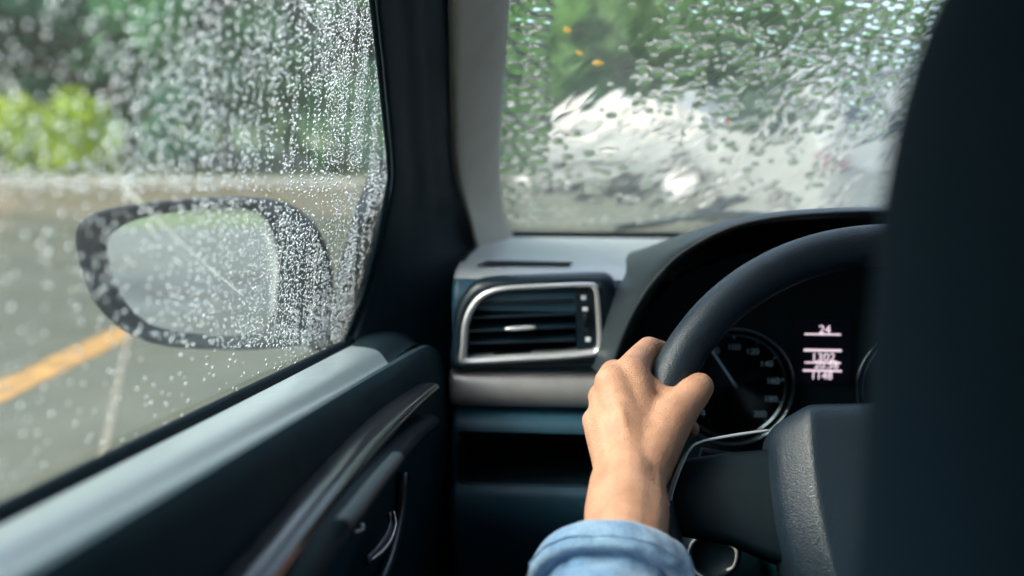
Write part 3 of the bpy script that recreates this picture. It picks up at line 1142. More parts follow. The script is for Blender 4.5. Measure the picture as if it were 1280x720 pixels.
# ---- side mirror
mir = part_group('side_mirror', (0, 0, 0), 'dark framed door mirror outside the wet side window')


def mY(u):
    return lerp(.975, 1.015, (u - 95) / 320)


mo_px = [(96, 300), (104, 275), (135, 261), (200, 252), (270, 247), (325, 248), (362, 258), (392, 283), (411, 325), (415, 370), (411, 412), (392, 428), (330, 436), (260, 436), (205, 431), (165, 418), (132, 392), (110, 358)]
mi_px = [(128, 306), (138, 290), (165, 276), (215, 266), (268, 261), (306, 262), (328, 272), (341, 292), (347, 325), (347, 360), (340, 395), (324, 415), (290, 420), (245, 418), (205, 412), (178, 401), (152, 376), (136, 342)]
mo = closed_curve([P(u, v, mY(u)) for u, v in mo_px], 72)
mi = closed_curve([P(u, v, mY(u) + .004) for u, v in mi_px], 72)
mc = sum(mo, Vector()) / 72
mic = sum(mi, Vector()) / 72
rows = []
for s, dy in ((0.0, .075), (.35, .073), (.65, .064), (.88, .042), (.98, .018), (1.005, .004), (1.0, -.003), (.985, -.006)):
    rows.append([mc + (p - mc) * s + Vector((0, dy, 0)) for p in mo])
for t in (.5, 1.0):
    rows.append([lerp(mc + (p - mc) * .985 + Vector((0, -.006, 0)), q + Vector((0, -.004 + .004 * t, 0)), t) for p, q in zip(mo, mi)])
rows.append([q + Vector((0, .010, 0)) for q in mi])
rows.append([q + Vector((0, .030, 0)) for q in mi])
M['housing'] = mat('mirror_housing', (0.003, 0.012, 0.019), 0.6, spec=0.3)
hb = loft('housing', rows, M['housing'], mir, close=True)
# glass: normal halfway between the view and the rear
gd = (mic - C0).normalized()
outd = Vector((-.065, -1, -.06)).normalized()
gn = (outd - gd).normalized()
gl = [PPL(640, 360, mic, gn) for _ in range(0)]
gpts = []
for q in mi:
    w = mic + (q - mic) * 1.02
    d = w - C0
    gpts.append(C0 + d * ((mic + Vector((0, .006, 0)) - C0).dot(gn) / d.dot(gn)))
obj('mirror_glass', gpts, [tuple(range(len(gpts)))], M['mirror'], mir, smooth=False, label='mirror glass reflecting the trees and car flank behind')
bs = [win(u, v, .012) for u, v in [(489, 196), (494, 235), (478, 312), (462, 372), (440, 432), (415, 440), (408, 428), (424, 402), (440, 332), (459, 262), (478, 214)]]
plate('mirror_base', bs, WN * .012, M['housing'], mir, bevel=.002)
# foot joining the housing to the door
ft = smooth_curve([P(395, 425, 1.05), P(412, 424, 1.02), P(428, 425, .99), P(440, 432, .955)], 12)
tube('mirror_foot', ft, lambda t: lerp(.012, .02, t), M['rubber'], mir, seg=12)

# ---- dashboard body
dash = part_group('dashboard', (0, 0, 0))
prof = [(1.42, -.175), (1.30, -.166), (1.18, -.158), (1.08, -.154), (1.01, -.1535), (.975, -.156), (.958, -.161), (.948, -.170), (.9455, -.180), (.9455, -.190), (.9455, -.235), (.9455, -.243), (.949, -.2455), (.958, -.2465),
        (.958, -.2500), (.958, -.288), (.953, -.290), (.936, -.297), (.931, -.302), (.930, -.308), (.930, -.360), (.921, -.3635), (.917, -.370), (.918, -.40), (.94, -.47), (1.02, -.55), (1.06, -.75)]
VH = (P(584, 445, .9455), P(722, 362, .9455))         # vent hole
PH = (P(573, 620, .930), P(778, 551, .930))           # pocket hole
xs = sorted(set([-.1265, -.1262, -.122, VH[0].x, -.03, VH[1].x, PH[0].x, PH[1].x, .042, .1, .3, .405, .6, .9, 1.10]))
xs = [x for x in xs]
rows = []
for k, (Y, z) in enumerate(prof):
    rows.append([Vector((x, Y + (.012 if x < -.1264 else 0.0) + (.004 if -.1264 <= x < -.125 else 0), H + z)) for x in xs])


def dash_skip(c):
    if VH[0].x < c.x < VH[1].x and c.y < .96 and H - .236 < c.z < H - .186:
        return True
    if PH[0].x < c.x < PH[1].x and c.y < 1.0 and H - .3595 < c.z < H - .3085:
        return True
    if .042 < c.x < .405 and c.y < 1.0 and c.z > H - .38:
        return True
    return False


nb = 5
loft('top_pad', [r for r in rows[:7]], M['dash_top'], dash, sub=0, label='dashboard top with pale sheen in its colour under the windscreen')
loft('fascia', rows[6:], M['fascia'], dash, skip=dash_skip)
# end cap
plate('end_cap', [Vector((-.1265, Y + .010, H + z)) for Y, z in prof] + [Vector((-.1265, 1.42, H - .75))], (.004, 0, 0), M['plastic'], dash)
# pocket
x0, x1 = PH[0].x, PH[1].x
z0, z1 = H - .360, H - .308
yf, yb = .9302, 1.04
obj('storage_pocket', [(x0, yf, z0), (x1, yf, z0), (x1, yf, z1), (x0, yf, z1), (x0 + .006, yb, z0 + .006), (x1, yb, z0 + .006), (x1, yb, z1 - .004), (x0 + .006, yb, z1 - .004)],
    [(0, 1, 5, 4), (1, 2, 6, 5), (2, 3, 7, 6), (3, 0, 4, 7), (4, 5, 6, 7)], M['black'], dash, smooth=False)
lip = smooth_curve([Vector((x0 + .002, yf - .002, z1 - .004)), Vector((x0 - .001, yf - .002, lerp(z0, z1, .5))), Vector((x0 + .001, yf - .002, z0 + .006)), Vector((x0 + .007, yf - .002, z0 - .0005)), Vector((x0 + .05, yf - .002, z0 - .001)), Vector((x1, yf - .002, z0 - .001))], 40)
tube('pocket_lip', lip, .0014, M['plastic_smooth'], dash, seg=8)
# silver strip, gently convex
rows = []
for x in (-.1290, -.1285, -.127, -.12, -.08, -.02, .02, .042):
    e = .006 if x < -.1275 else (.002 if x < -.1268 else 0)
    rows.append([Vector((x, Y + e, H + z)) for Y, z in ((.957, -.2525), (.945, -.2530), (.9405, -.2555), (.938, -.262), (.9365, -.27), (.9375, -.278), (.9405, -.2845), (.945, -.2868), (.957, -.2872))])
loft('silver_strip', rows, M['silver'], dash, sub=1, label='brushed silver strip below the air vent')
# defroster slot on the top pad
sl = [P(598, 349, .985), P(604, 345, .995), P(640, 343, 1.0), P(712, 341, 1.0), P(716, 338, 1.01), P(640, 339, 1.015), P(608, 341, 1.012)]
sl = [Vector((p.x, p.y, H - .1525)) for p in sl]
plate('defroster_slot', sl, (0, 0, .0016), M['black'], dash, bevel=.0006)
tube('slot_rim', [p + Vector((0, -.002, .001)) for p in sl[:4]], .0011, M['plastic_smooth'], dash, seg=6)
# windscreen lower edge band
box('glass_edge_band', (-.15, 1.385, H - .1745), (RX - .1, 1.398, H - .1655), M['rubber'], dash)

# ---- air vent
vent = part_group('air_vent', (0, 0, 0), 'chrome framed air vent at the end of the dashboard')
VY = .9405


def vp(u, v, dy=0):
    return P(u, v, VY + dy)


so_px = [(565, 461), (566, 420), (568, 392), (577, 370), (593, 354), (616, 348), (680, 345), (745, 343), (762, 346), (768, 362), (768, 400), (764, 432), (757, 449), (740, 456), (700, 458), (640, 459.5), (600, 461)]
fo_px = [(574.5, 451), (576, 430), (578, 404), (585, 384), (598, 368), (616, 359), (640, 355.5), (690, 353), (735, 351.5), (745, 353.5), (749, 362), (752, 395), (754, 430), (752, 440), (744, 444.5), (700, 448.5), (640, 452), (585, 454.5)]
fi_px = [(583.5, 445), (584.5, 430), (586.5, 408), (592, 391), (602, 376), (618, 366.5), (640, 362.5), (690, 360), (733, 358.3), (740, 360), (742.5, 366), (744.5, 396), (746, 428), (745, 433), (739, 436.5), (700, 440.5), (640, 443.5), (590, 446.5)]
fo = closed_curve([vp(u, v) for u, v in fo_px], 80)
fi = closed_curve([vp(u, v) for u, v in fi_px], 80)
so = closed_curve([vp(u, v, .003) for u, v in so_px], 80)
# dark surround, rounded outwards
cs = sum(so, Vector()) / 80
rows = [[cs + (p - cs) * 1.012 + Vector((0, .012, 0)) for p in so], [cs + (p - cs) * 1.008 + Vector((0, .005, 0)) for p in so], so,
        [lerp(p, min(fo, key=lambda q: (q - p).length), .5) + Vector((0, -.004, 0)) for p in so]]
fo_m = [min(fo, key=lambda q: (q - p).length) for p in so]
rows.append([q + Vector((0, -.0035, 0)) for q in fo_m])
rows.append([q + Vector((0, .004, 0)) for q in fo_m])
loft('surround', rows, M['plastic_smooth'], vent, close=True)
fi_m = []
fic = sum(fi, Vector()) / len(fi)
for k, a in enumerate(fo):
    # nearest point along the inner outline, found on a fine resampling, then smoothed
    best, bp_ = 1e9, None
    for i in range(len(fi)):
        p_, q_ = fi[i], fi[(i + 1) % len(fi)]
        t_ = max(0, min(1, (a - p_).dot(q_ - p_) / max((q_ - p_).length_squared, 1e-12)))
        c_ = p_ + (q_ - p_) * t_
        if (c_ - a).length < best:
            best, bp_ = (c_ - a).length, c_
    fi_m.append(bp_)
rows = []
for t, dy in ((0, .004), (0, -.003), (.06, -.0052), (.25, -.0068), (.55, -.0072), (.85, -.0058), (.98, -.003), (1.0, .004), (1.0, .016)):
    rows.append([lerp(a, b, t) + Vector((0, dy, 0)) for a, b in zip(fo, fi_m)])
loft('chrome_frame', rows, M['chrome'], vent, close=True, label='bright satin chrome vent frame')
# the duct behind
fi2 = [p + Vector((0, .003, 0)) for p in fi]
n = len(fi2)
obj('duct', fi2 + [p + Vector((0, .05, 0)) for p in fi2] + [cs + Vector((0, .05, 0))],
    [(i, (i + 1) % n, n + (i + 1) % n, n + i) for i in range(n)] + [(n + i, n + (i + 1) % n, 2 * n) for i in range(n)], M['black'], vent)
for (ua, va, ub, vb) in ((600, 381.5, 718, 377), (592, 398, 718, 393), (590, 414.5, 719, 409), (588, 430, 719, 425.5)):
    a, b = vp(ua - 4, va, .001), vp(ub, vb, .001)
    v = [a + Vector((0, 0, .0011)), b + Vector((0, 0, .0011)), b + Vector((0, .022, .0065)), a + Vector((0, .022, .0065)),
         a + Vector((0, 0, -.0011)), b + Vector((0, 0, -.0011)), b + Vector((0, .022, .0040)), a + Vector((0, .022, .0040))]
    obj('slat', v, [(0, 1, 2, 3), (4, 7, 6, 5), (0, 4, 5, 1), (1, 5, 6, 2), (2, 6, 7, 3), (3, 7, 4, 0)], M['plastic_smooth'], vent, bevel=.0005)
# slider on the middle slat
a, b = vp(631, 411.5, -.002), vp(670, 409, -.002)
v = []
tube('slider', [lerp(a, b, t) for t in np.linspace(0, 1, 9)], lambda t: .0013 + .0012 * math.sin(math.pi * min(1, max(0, t))) ** .5, M['chrome'], vent, seg=10)
# control strip at the right with thumbwheel and two marks
cp = [vp(718.5, 362, .001), vp(738, 361, .001), vp(741, 368, .001), vp(744, 430, .001), vp(740, 435, .001), vp(722, 437, .001)]
plate('control_plate', cp, (0, .012, 0), M['plastic_smooth'], vent, bevel=.0008)
tw = vp(733, 399, -.001)
seg = 20
rows = []
for x in (-.0035, -.003, .003, .0035):
    rr = .0155 if abs(x) < .0032 else .0145
    rows.append([tw + Vector((x, .010 - math.cos(t) * rr * .9, math.sin(t) * rr)) for t in [2 * math.pi * k / seg for k in range(seg)]])
loft('thumbwheel', rows, M['black'], vent, close=True, cap=True)
pm = vp(731.5, 386.5, -.0025)
box('wheel_pointer', (pm.x - .0026, pm.y - .003, pm.z - .0015), (pm.x + .0026, pm.y + .006, pm.z + .0015), M['white_mark'], vent, bevel=.0005)
for (u, v) in ((729.5, 372), (735, 424.5)):
    p = vp(u, v, -.0002)
    box('open_mark' if v < 400 else 'closed_mark', (p.x - .0026, p.y, p.z - .0023), (p.x + .0026, p.y + .002, p.z + .0023), M['white_mark'], vent, bevel=.0004)

# ---- instrument hood
hood_px = [(757, 470, .905), (763, 452, .90), (774, 420, .89), (798, 372, .87), (833, 328, .85), (870, 301, .83), (912, 281, .815), (962, 270, .805), (1030, 264, .80), (1100, 262, .80)]
hl = [P(*a) for a in hood_px]
hcx = hl[-1].x
hl = hl + [Vector((2 * hcx - p.x, p.y, p.z)) for p in reversed(hl[:-1])]
hl = smooth_curve(hl, 70)
hc = Vector((hcx, .87, H - .22))
rows = []
base_z = H - .158
for s, Yt in ((0, 0), (.02, 0), (.1, 0), (.25, 0), (.45, 0), (.7, 0), (1, 0)):
    row = []
    for p in hl:
        # outer skin: sweeps back and settles into the top pad
        q = Vector((hcx + (p.x - hcx) * (1 + .12 * s ** .7), p.y + s * (1.22 - p.y), 0))
        lift = max(p.z - base_z, -.2)
        if p.z > base_z:
            q.z = base_z - .012 + (lift + .012) * (1 - s) ** .8 * (1 + .0 * s) + (.004 if .01 < s < .5 else 0)
        else:
            q.z = p.z - .004 * s
            q.y = p.y + s * (1.0 - p.y)
        row.append(q)
    rows.append(row)
inner = [[hc + (p - hc) * k + Vector((0, dy, 0)) for p in hl] for k, dy in ((.995, -.004), (.975, -.004), (.955, .003), (.94, .02), (.90, .06), (.86, .12))]
for r_ in inner:
    for q in r_:
        q.y = min(q.y, .975)
loft('instrument_hood', list(reversed(rows)) + inner, M['hood'], car, sub=1)
M_hood_in = M['black']

# ---- instrument cluster
clu = part_group('instrument_cluster', (0, 0, 0), 'dark instrument cluster behind the steering wheel')
GY = .955
pl = [P(u, v, GY) for u, v in [(792, 640), (785, 480), (800, 400), (850, 345), (920, 318), (1100, 310)]]
pcx = hcx
pl = pl + [Vector((2 * pcx - p.x, p.y, p.z)) for p in reversed(pl[:-1])]
plate('cluster_face', pl, (0, .01, 0), M['black'], clu)


def gauge(uc, vc, rpx, name):
    c = P(uc, vc, GY - .004)
    R = rpx / F_PX * GY
    def circle(r, dy):
        return [c + Vector((math.cos(a) * r, dy, math.sin(a) * r)) for a in [2 * math.pi * k / 72 for k in range(72)]]
    loft(name + '_ring', [circle(R, .003), circle(R, -.006), circle(R * .985, -.0075), circle(R * .955, -.006), circle(R * .94, .0)], M['chrome_dim'], clu, close=True)
    loft(name + '_ring', [circle(R * .88, .0), circle(R * .875, -.003), circle(R * .855, -.0035), circle(R * .845, .0)], M['chrome_dim'], clu, close=True)
    loft(name + '_dial', [circle(R * .95, .002), circle(R * .5, .0025), circle(R * .02, .0025)], M['display'], clu, close=True, cap=True)
    return c, R


M['chrome_dim'] = mat('dark_chrome', (0.30, 0.37, 0.42), 0.22, metal=1.0)
gc, gR = gauge(915, 482, 77, 'speed_gauge')
gauge(1146, 482, 77, 'rev_gauge')


def text_obj(name, body, loc, size, m, parent, rotz=0.0, align='CENTER'):
    cu = bpy.data.curves.new(name, 'FONT')
    cu.body = body
    cu.size = size
    cu.extrude = .0003
    cu.align_x = align
    cu.align_y = 'CENTER'
    o = bpy.data.objects.new(name, cu)
    COL.objects.link(o)
    o.matrix_world = Matrix.Translation(loc) @ Matrix.Rotation(math.pi / 2, 4, 'X') @ Matrix.Rotation(rotz, 4, 'Z')
    bpy.context.view_layer.update()
    dg = bpy.context.evaluated_depsgraph_get()
    me = bpy.data.meshes.new_from_object(o.evaluated_get(dg))
    me.transform(o.matrix_world)
    bpy.data.objects.remove(o)
    me.materials.clear()
    me.materials.append(m)
    q = bpy.data.objects.new(name, me)
    return link(q, parent)


for k in range(11):
    a = math.radians(225 - k * 27)
    d = Vector((math.cos(a), 0, math.sin(a)))
    p = gc + d * gR * .80 + Vector((0, -.002, 0))
    tube('dial_mark', [p, p + d * gR * .05], .0006, M['dim_print'], clu, seg=4)
    text_obj('dial_number', str(k * 20), gc + d * gR * .66 + Vector((0, -.003, 0)), .0085, M['dim_print'], clu)
nd0, nd1 = P(889, 437, GY - .008), P(921, 484, GY - .008)
tube('needle', [lerp(nd0, nd1, t) for t in (0, .3, .7, 1)], lambda t: .0007 + .0006 * t, M['needle'], clu, seg=6)
# lit display
DY = GY - .003
dp = [P(995, 400, DY), P(1062, 400, DY), P(1062, 480, DY), P(995, 480, DY)]
plate('display_screen', dp, (0, .002, 0), M['display'], clu, label='small lit trip display')


def bar(u0, u1, v, h):
    a, b = P(u0, v - h / 2, DY - .0012), P(u1, v + h / 2, DY - .0012)
    box('display_bar', (a.x, a.y, b.z), (b.x, a.y + .0005, a.z), M['lit'], clu)


bar(1006, 1051, 418, 2.6)
bar(1005, 1052, 438, 3.6)
bar(1006, 1051, 453.5, 2.6)
bar(1004, 1052, 463.5, 3.2)
for (tx, u, v, s) in (('24', 1031, 412.5, .0115), ('1302', 1029, 447, .0115), ('20.58', 1033, 456.5, .0105), ('1148', 1027, 470, .0105)):
    text_obj('display_digits', tx, P(u, v, DY - .0016), s, M['lit'], clu)

# ---- steering wheel
WX, WY, WZ, WT = .2235, .64, H - .2425, math.radians(33)
wc = Vector((WX, WY, WZ))
wx, wy = Vector((1, 0, 0)), Vector((0, math.sin(WT), math.cos(WT)))
wn = wx.cross(wy)                       # (0,-cos, sin): towards the driver
if wn.y > 0:
    wn = -wn
RM, RT_ = .1755, .0158
sw_ = part_group('steering_wheel', (0, 0, 0), 'black leather steering wheel held by the hand')


def wl(x, y, z=0.0):
    return wc + wx * x + wy * y + wn * z


def on_wheel(u, v, z=0.0):
    p = PPL(u, v, wc + wn * z, wn)
    d = p - wc
    return d.dot(wx), d.dot(wy)


rows = []
NS = 120
for k in range(NS):
    a = 2 * math.pi * k / NS
    er = Vector((math.cos(a), math.sin(a)))
    row = []
    for j in range(20):
        b = 2 * math.pi * j / 20
        r_ = RM + RT_ * .96 * math.cos(b)
        row.append(wl(er.x * r_, er.y * r_, RT_ * 1.04 * math.sin(b)))
    rows.append(row)
rows.append(rows[0])
loft('rim', rows, M['leather'], sw_, close=True)
# spokes
for s in (-1, 1):
    rows = []
    for x, yt, yb_, zt in ((.168, .006, -.034, .006), (.15, .014, -.036, .008), (.125, .018, -.040, .010), (.10, .020, -.05, .012), (.07, .02, -.06, .014)):
        rows.append([wl(s * x, y, z) for y, z in ((yt, -.012), (yt, zt - .004), (yt - .004, zt), (lerp(yt, yb_, .5), zt + .002), (yb_ + .004, zt), (yb_, zt - .004), (yb_, -.012))])
    loft('spoke', rows, M['black'], sw_, close=True, cap=True)
rows = []
for y, hwid in ((-.045, .034), (-.09, .03), (-.13, .024), (-.166, .02)):
    rows.append([wl(x, y, z) for x, z in ((-hwid, -.012), (-hwid, .004), (-hwid + .005, .008), (hwid - .005, .008), (hwid, .004), (hwid, -.012))])
loft('spoke', rows, M['black'], sw_, close=True, cap=True)
# chrome trims on the left spoke
a = [(u, v) for u, v in [(961, 538), (930, 542), (900, 547), (880, 551), (868, 556)]]
pts = [wl(*on_wheel(u, v, .018), .018) for u, v in a]
tube('chrome_trim', smooth_curve(pts, 24), lambda t: .0010 - .0004 * abs(t - .4), M['chrome'], sw_, seg=8)
pts = [wl(*on_wheel(u, v, .018), .018) for u, v in [(872, 553), (862, 562), (851, 585), (842, 610), (838, 626)]]
tube('chrome_trim', smooth_curve(pts, 24), .0008, M['chrome'], sw_, seg=8)
pts = [wl(*on_wheel(u, v, .016), .016) for u, v in [(866, 557), (853, 575), (841, 602), (835, 626), (838, 632)]]
tube('chrome_trim', smooth_curve(pts, 24), .0009, M['chrome'], sw_, seg=8)
# horn pad, faceted, in wheel coordinates
ex0, ey0 = on_wheel(966, 522, .03)
fx0, _ = on_wheel(1017, 560, .048)
print('pad', ex0, ey0, fx0)
hw = -ex0
fh = -fx0
rows = []
yt = ey0 + .006
for y, k, zz in ((yt + .004, .90, -.02), (yt + .006, .95, .010), (yt + .0035, .975, .022), (yt - .003, 1.0, .0265), (yt - .012, 1.01, .029), (yt - .035, 1.02, .03), (yt - .065, 1.0, .03), (yt - .09, .95, .028), (yt - .115, .86, .024), (yt - .132, .74, .016), (yt - .140, .66, -.015)):
    arc = .006
    row = []
    for x, z, dy in ((-hw * k, zz - .04, -.012), (-hw * k, zz - .012, -.0105), (-hw * k + .0015, zz - .002, -.01), (-hw * k + .005, zz + .003, -.0085), (-fh * k - .002, zz + .0175, -.003), (-fh * k + .001, zz + .0185, -.0025), (-fh * k + .006, zz + .0178, -.002), (-fh * .5 * k, zz + .0185, -.0005), (0, zz + .019, 0)):
        row.append((x, y + dy, z))
    row = row + [(-x, y, z) for x, y, z in reversed(row[:-1])]
    rows.append([wl(*q) for q in row])
loft('horn_pad', rows, M['leather'], sw_, cap=True, sub=1, label='grained leather airbag pad in the middle of the wheel')

# ---- steering column with ignition ring and stalk
colm = part_group('steering_column', (0, 0, 0))
rows = []
for d, w in ((-.02, .05), (-.08, .055), (-.18, .06), (-.3, .06)):
    rows.append([wl(math.cos(a) * w, math.sin(a) * w - .01, d) for a in [2 * math.pi * k / 20 for k in range(20)]])
loft('column_shroud', rows, M['plastic'], colm, close=True, cap=True)
tube('indicator_stalk', smooth_curve([wl(-.04, .02, -.07), wl(-.09, .026, -.065), wl(-.135, .03, -.06)], 12), lambda t: .006 + .002 * t, M['black'], colm, seg=10)
kc = P(893, 696, .80)
cir = [kc + Vector((math.cos(a) * .0215, -.004 * math.cos(a), math.sin(a) * .0215)) for a in np.linspace(math.radians(60), math.radians(300), 30)]
tube('ring_trim', cir, .0010, M['chrome'], colm, seg=8)
loft('round_knob', [[kc + Vector((math.cos(a) * r_, dy, math.sin(a) * r_)) for a in [2 * math.pi * k / 28 for k in range(28)]] for r_, dy in ((.0235, .05), (.0232, .004), (.019, .001), (.018, .006), (.002, .006))], M['black'], colm, close=True, cap=True)
kb = smooth_curve([P(913, 681, .79), P(918, 684, .788), P(921, 694, .786), P(917, 708, .788), P(909, 713, .79)], 16)
tube('chrome_switch', kb, .0013, M['chrome'], colm, seg=8)
box('knee_panel', (-.12, .99, H - .75), (.55, 1.02, H - .39), M['plastic'], colm, bevel=.01)

# ---- seat at the right
seat = part_group('driver_seat', (0, 0, 0), 'dark front seat back, blurred, at the right edge')
SX = .342
edge = [(.074, -.80), (.068, -.5), (.0665, -.3), (.0655, -.18), (.0645, -.10), (.0630, -.045), (.0640, -.012), (.0660, .005), (.0700, .022), (.079, .045), (.108, .075), (.150, .100), (.21, .115), (SX, .12)]
out = [Vector((x, 0, H + z)) for x, z in edge]
out = out + [Vector((2 * SX - p.x, 0, p.z)) for p in reversed(out[:-1])]
oc = Vector((SX, 0, H - .35))
rows = []
for s, Y in ((.55, .140), (.80, .143), (.93, .153), (.985, .172), (1.0, .195), (1.0, .215), (.98, .245), (.93, .27), (.80, .275), (.5, .26)):
    rows.append([oc + (p - oc) * s + Vector((0, Y, 0)) for p in out])
loft('backrest', rows, M['seat'], seat, sub=1)
rows = []
hcn = Vector((SX, .26, H + .215))
for s, dz in ((.6, -.075), (.9, -.068), (1, -.045), (1.02, 0), (1, .04), (.9, .062), (.6, .068)):
    rows.append([hcn + Vector((math.copysign(abs(math.cos(a)) ** .6, math.cos(a)) * .125 * s, math.copysign(abs(math.sin(a)) ** .7, math.sin(a)) * .05 * s, dz)) for a in [2 * math.pi * k / 28 for k in range(28)]])
loft('headrest', rows, M['seat'], seat, close=True, cap=True)
for s in (-1, 1):
    tube('headrest_post', [(SX + s * .06, .26, H + .08), (SX + s * .06, .26, H + .16)], .006, M['chrome'], seat, seg=8)
box('seat_cushion', (.09, .3, .42), (.58, .78, .60), M['seat'], seat, bevel=.05)

# ---- wiper lying at the foot of the windscreen
wip = part_group('windshield_wiper', (0, 0, 0))
wa = [scr(u, v, .02) for u, v in [(770, 284), (830, 277), (885, 262), (925, 246)]]
tube('wiper_blade', smooth_curve(wa, 16), .005, M['rubber'], wip, seg=8)
wb = [scr(u, v, .03) for u, v in [(850, 272), (920, 268), (1000, 275), (1060, 290)]]
tube('wiper_arm', smooth_curve(wb, 16), .006, M['rubber'], wip, seg=8)

# ================================================================== PERSON: hand, arm, denim shirt
person = empty('person', (.30, .42, .6), 'person in a rolled up blue denim shirt gripping the wheel with the left hand', 'person')
prim_v, prim_f = [], []


def capsule(a, b, ra, rb, seg=16, rings=6, sx=1.0):
    """tapered capsule from a to b"""
    a, b = Vector(a), Vector(b)
    t = (b - a)
    L = t.length
    t = t / max(L, 1e-6)
    ref = Vector((0, 0, 1)) if abs(t.z) < .9 else Vector((1, 0, 0))
    n = (ref - t * ref.dot(t)).normalized()
    bb = t.cross(n)
    off = len(prim_v)
    prof_ = []
    for k in range(rings + 1):
        th = math.pi / 2 * (1 - k / rings)
        prof_.append((a - t * (ra * math.sin(th)), max(ra * math.cos(th), 1e-5)))
    for k in range(rings + 1):
        th = math.pi / 2 * k / rings
        prof_.append((b + t * (rb * math.sin(th)), max(rb * math.cos(th), 1e-5)))
    for c, r_ in prof_:
        for j in range(seg):
            an = 2 * math.pi * j / seg
            prim_v.append(c + n * (r_ * math.cos(an)) + bb * (r_ * math.sin(an)))
    nr = len(prof_)
    prim_f.extend(grid_faces(nr, seg, True, off))
    prim_f.append(tuple(off + j for j in range(seg)))
    prim_f.append(tuple(off + (nr - 1) * seg + j for j in range(seg)))


def chain(pts):
    """pts: (u, v, Y, radius)"""
    q = [(P(u, v, Y), r_) for u, v, Y, r_ in pts]
    for (a, ra), (b, rb) in zip(q, q[1:]):
        capsule(a, b, ra, rb)


# metacarpals (back of the hand)
chain([(799, 588, .612, .0170), (800, 530, .640, .0150), (789, 467, .667, .0132)])        # index
chain([(789, 588, .610, .0170), (781, 530, .634, .0146), (767, 480, .660, .0137)])        # middle
chain([(780, 590, .611, .0168), (768, 545, .632, .0138), (758, 503, .656, .0122)])        # ring
chain([(774, 592, .613, .0160), (760, 560, .630, .0130), (749, 527, .652, .0116)])        # little
chain([(797, 560, .6105, .0040), (797, 520, .6305, .0042), (789, 478, .6555, .0046)])
chain([(786, 560, .6090, .0040), (778, 522, .6240, .0044), (768, 488, .6470, .0048)])
chain([(776, 565, .6110, .0040), (766, 540, .6235, .0042), (758, 510, .6450, .0046)])
# palm bulk behind them
chain([(798, 575, .630, .018), (800, 510, .672, .016)])
chain([(780, 570, .632, .017), (772, 520, .668, .014)])
# fingers going round the rim
chain([(789, 467, .667, .0130), (799, 450, .690, .0105), (811, 436, .708, .0092), (829, 440, .722, .0080), (838, 452, .722, .0070)])
chain([(767, 480, .660, .0135), (768, 468, .690, .0110), (778, 466, .712, .0095), (808, 470, .728, .0082), (830, 485, .722, .0072)])
chain([(758, 503, .656, .0120), (753, 496, .684, .0105), (762, 494, .704, .0092), (800, 510, .720, .0080), (846, 528, .704, .0070), (864, 536, .692, .0062)])
chain([(749, 527, .652, .0115), (744, 526, .676, .0095), (752, 530, .692, .0082), (785, 545, .702, .0070), (806, 552, .696, .0062)])
# thumb and the web
chain([(806, 585, .612, .0175), (820, 556, .628, .0170), (838, 525, .640, .0152), (858, 501, .652, .0122), (866, 492, .656, .0118), (874, 484, .660, .0102)])
chain([(792, 480, .668, .0120), (825, 500, .662, .0120), (848, 508, .656, .0115)])
chain([(805, 520, .650, .0150), (835, 525, .645, .0150)])
chain([(800, 550, .630, .0165), (826, 545, .634, .0160)])
# wrist and forearm, elbow, upper arm, shoulder, neck and head (under the shirt)
chain([(774, 590, .613, .0168), (772, 605, .604, .0182), (770, 640, .576, .0195), (769, 700, .535, .0185)])
chain([(797, 590, .611, .0168), (797, 605, .603, .0180), (797, 640, .575, .0195), (792, 700, .535, .0185)])
chain([(785, 560, .625, .0165), (785, 600, .600, .0190), (784, 640, .572, .0212), (781, 700, .533, .0195)])
chain([(758, 604, .602, .0100), (766, 618, .596, .0110)])                                     # wrist bone
el = Vector((-.004, .36, H - .310))
sh = Vector((.205, .37, H - .26))
capsule(P(780, 700, .535), el, .0185, .022)
capsule(el, sh, .03, .04)
capsule(sh, Vector((SX, .41, H - .12)), .045, .05)
capsule(Vector((SX, .41, H - .12)), Vector((SX, .42, H - .02)), .05, .05)
capsule(Vector((SX, .43, H + .06)), Vector((SX, .43, H + .13)), .074, .084)
capsule(Vector((SX, .49, H + .03)), Vector((SX, .475, H + .08)), .03, .045)
capsule(Vector((SX, .52, H + .075)), Vector((SX, .505, H + .10)), .011, .009)
body = obj('body', prim_v, prim_f, M['skin'], person)
rm = body.modifiers.new('remesh', 'REMESH')
rm.mode = 'VOXEL'
rm.voxel_size = .0017
sm = body.modifiers.new('smooth', 'SMOOTH')
sm.factor = .5
sm.iterations = 6
apply_mods(body)

# sleeve: rolled cuff then the sleeve running back to the elbow
wr = P(784, 600, .607)
ax0 = P(766, 716, .535)
axd = (el - ax0).normalized()
SEG = 96
stations = [(.004, .030), (-.004, .0375), (-.0035, .0405), (-.001, .0430), (.003, .0447), (.008, .0455), (.013, .0457), (.0175, .0450), (.0200, .0438), (.0210, .0420), (.0205, .0385), (.018, .0350), (.020, .0330), (.025, .0332), (.031, .0362), (.040, .0392), (.055, .0408), (.075, .0420), (.11, .044), (.14, .047), (.175, .05)]
ref = Vector((0, 0, 1))
nn = (ref - axd * ref.dot(axd)).normalized()
bb = axd.cross(nn)


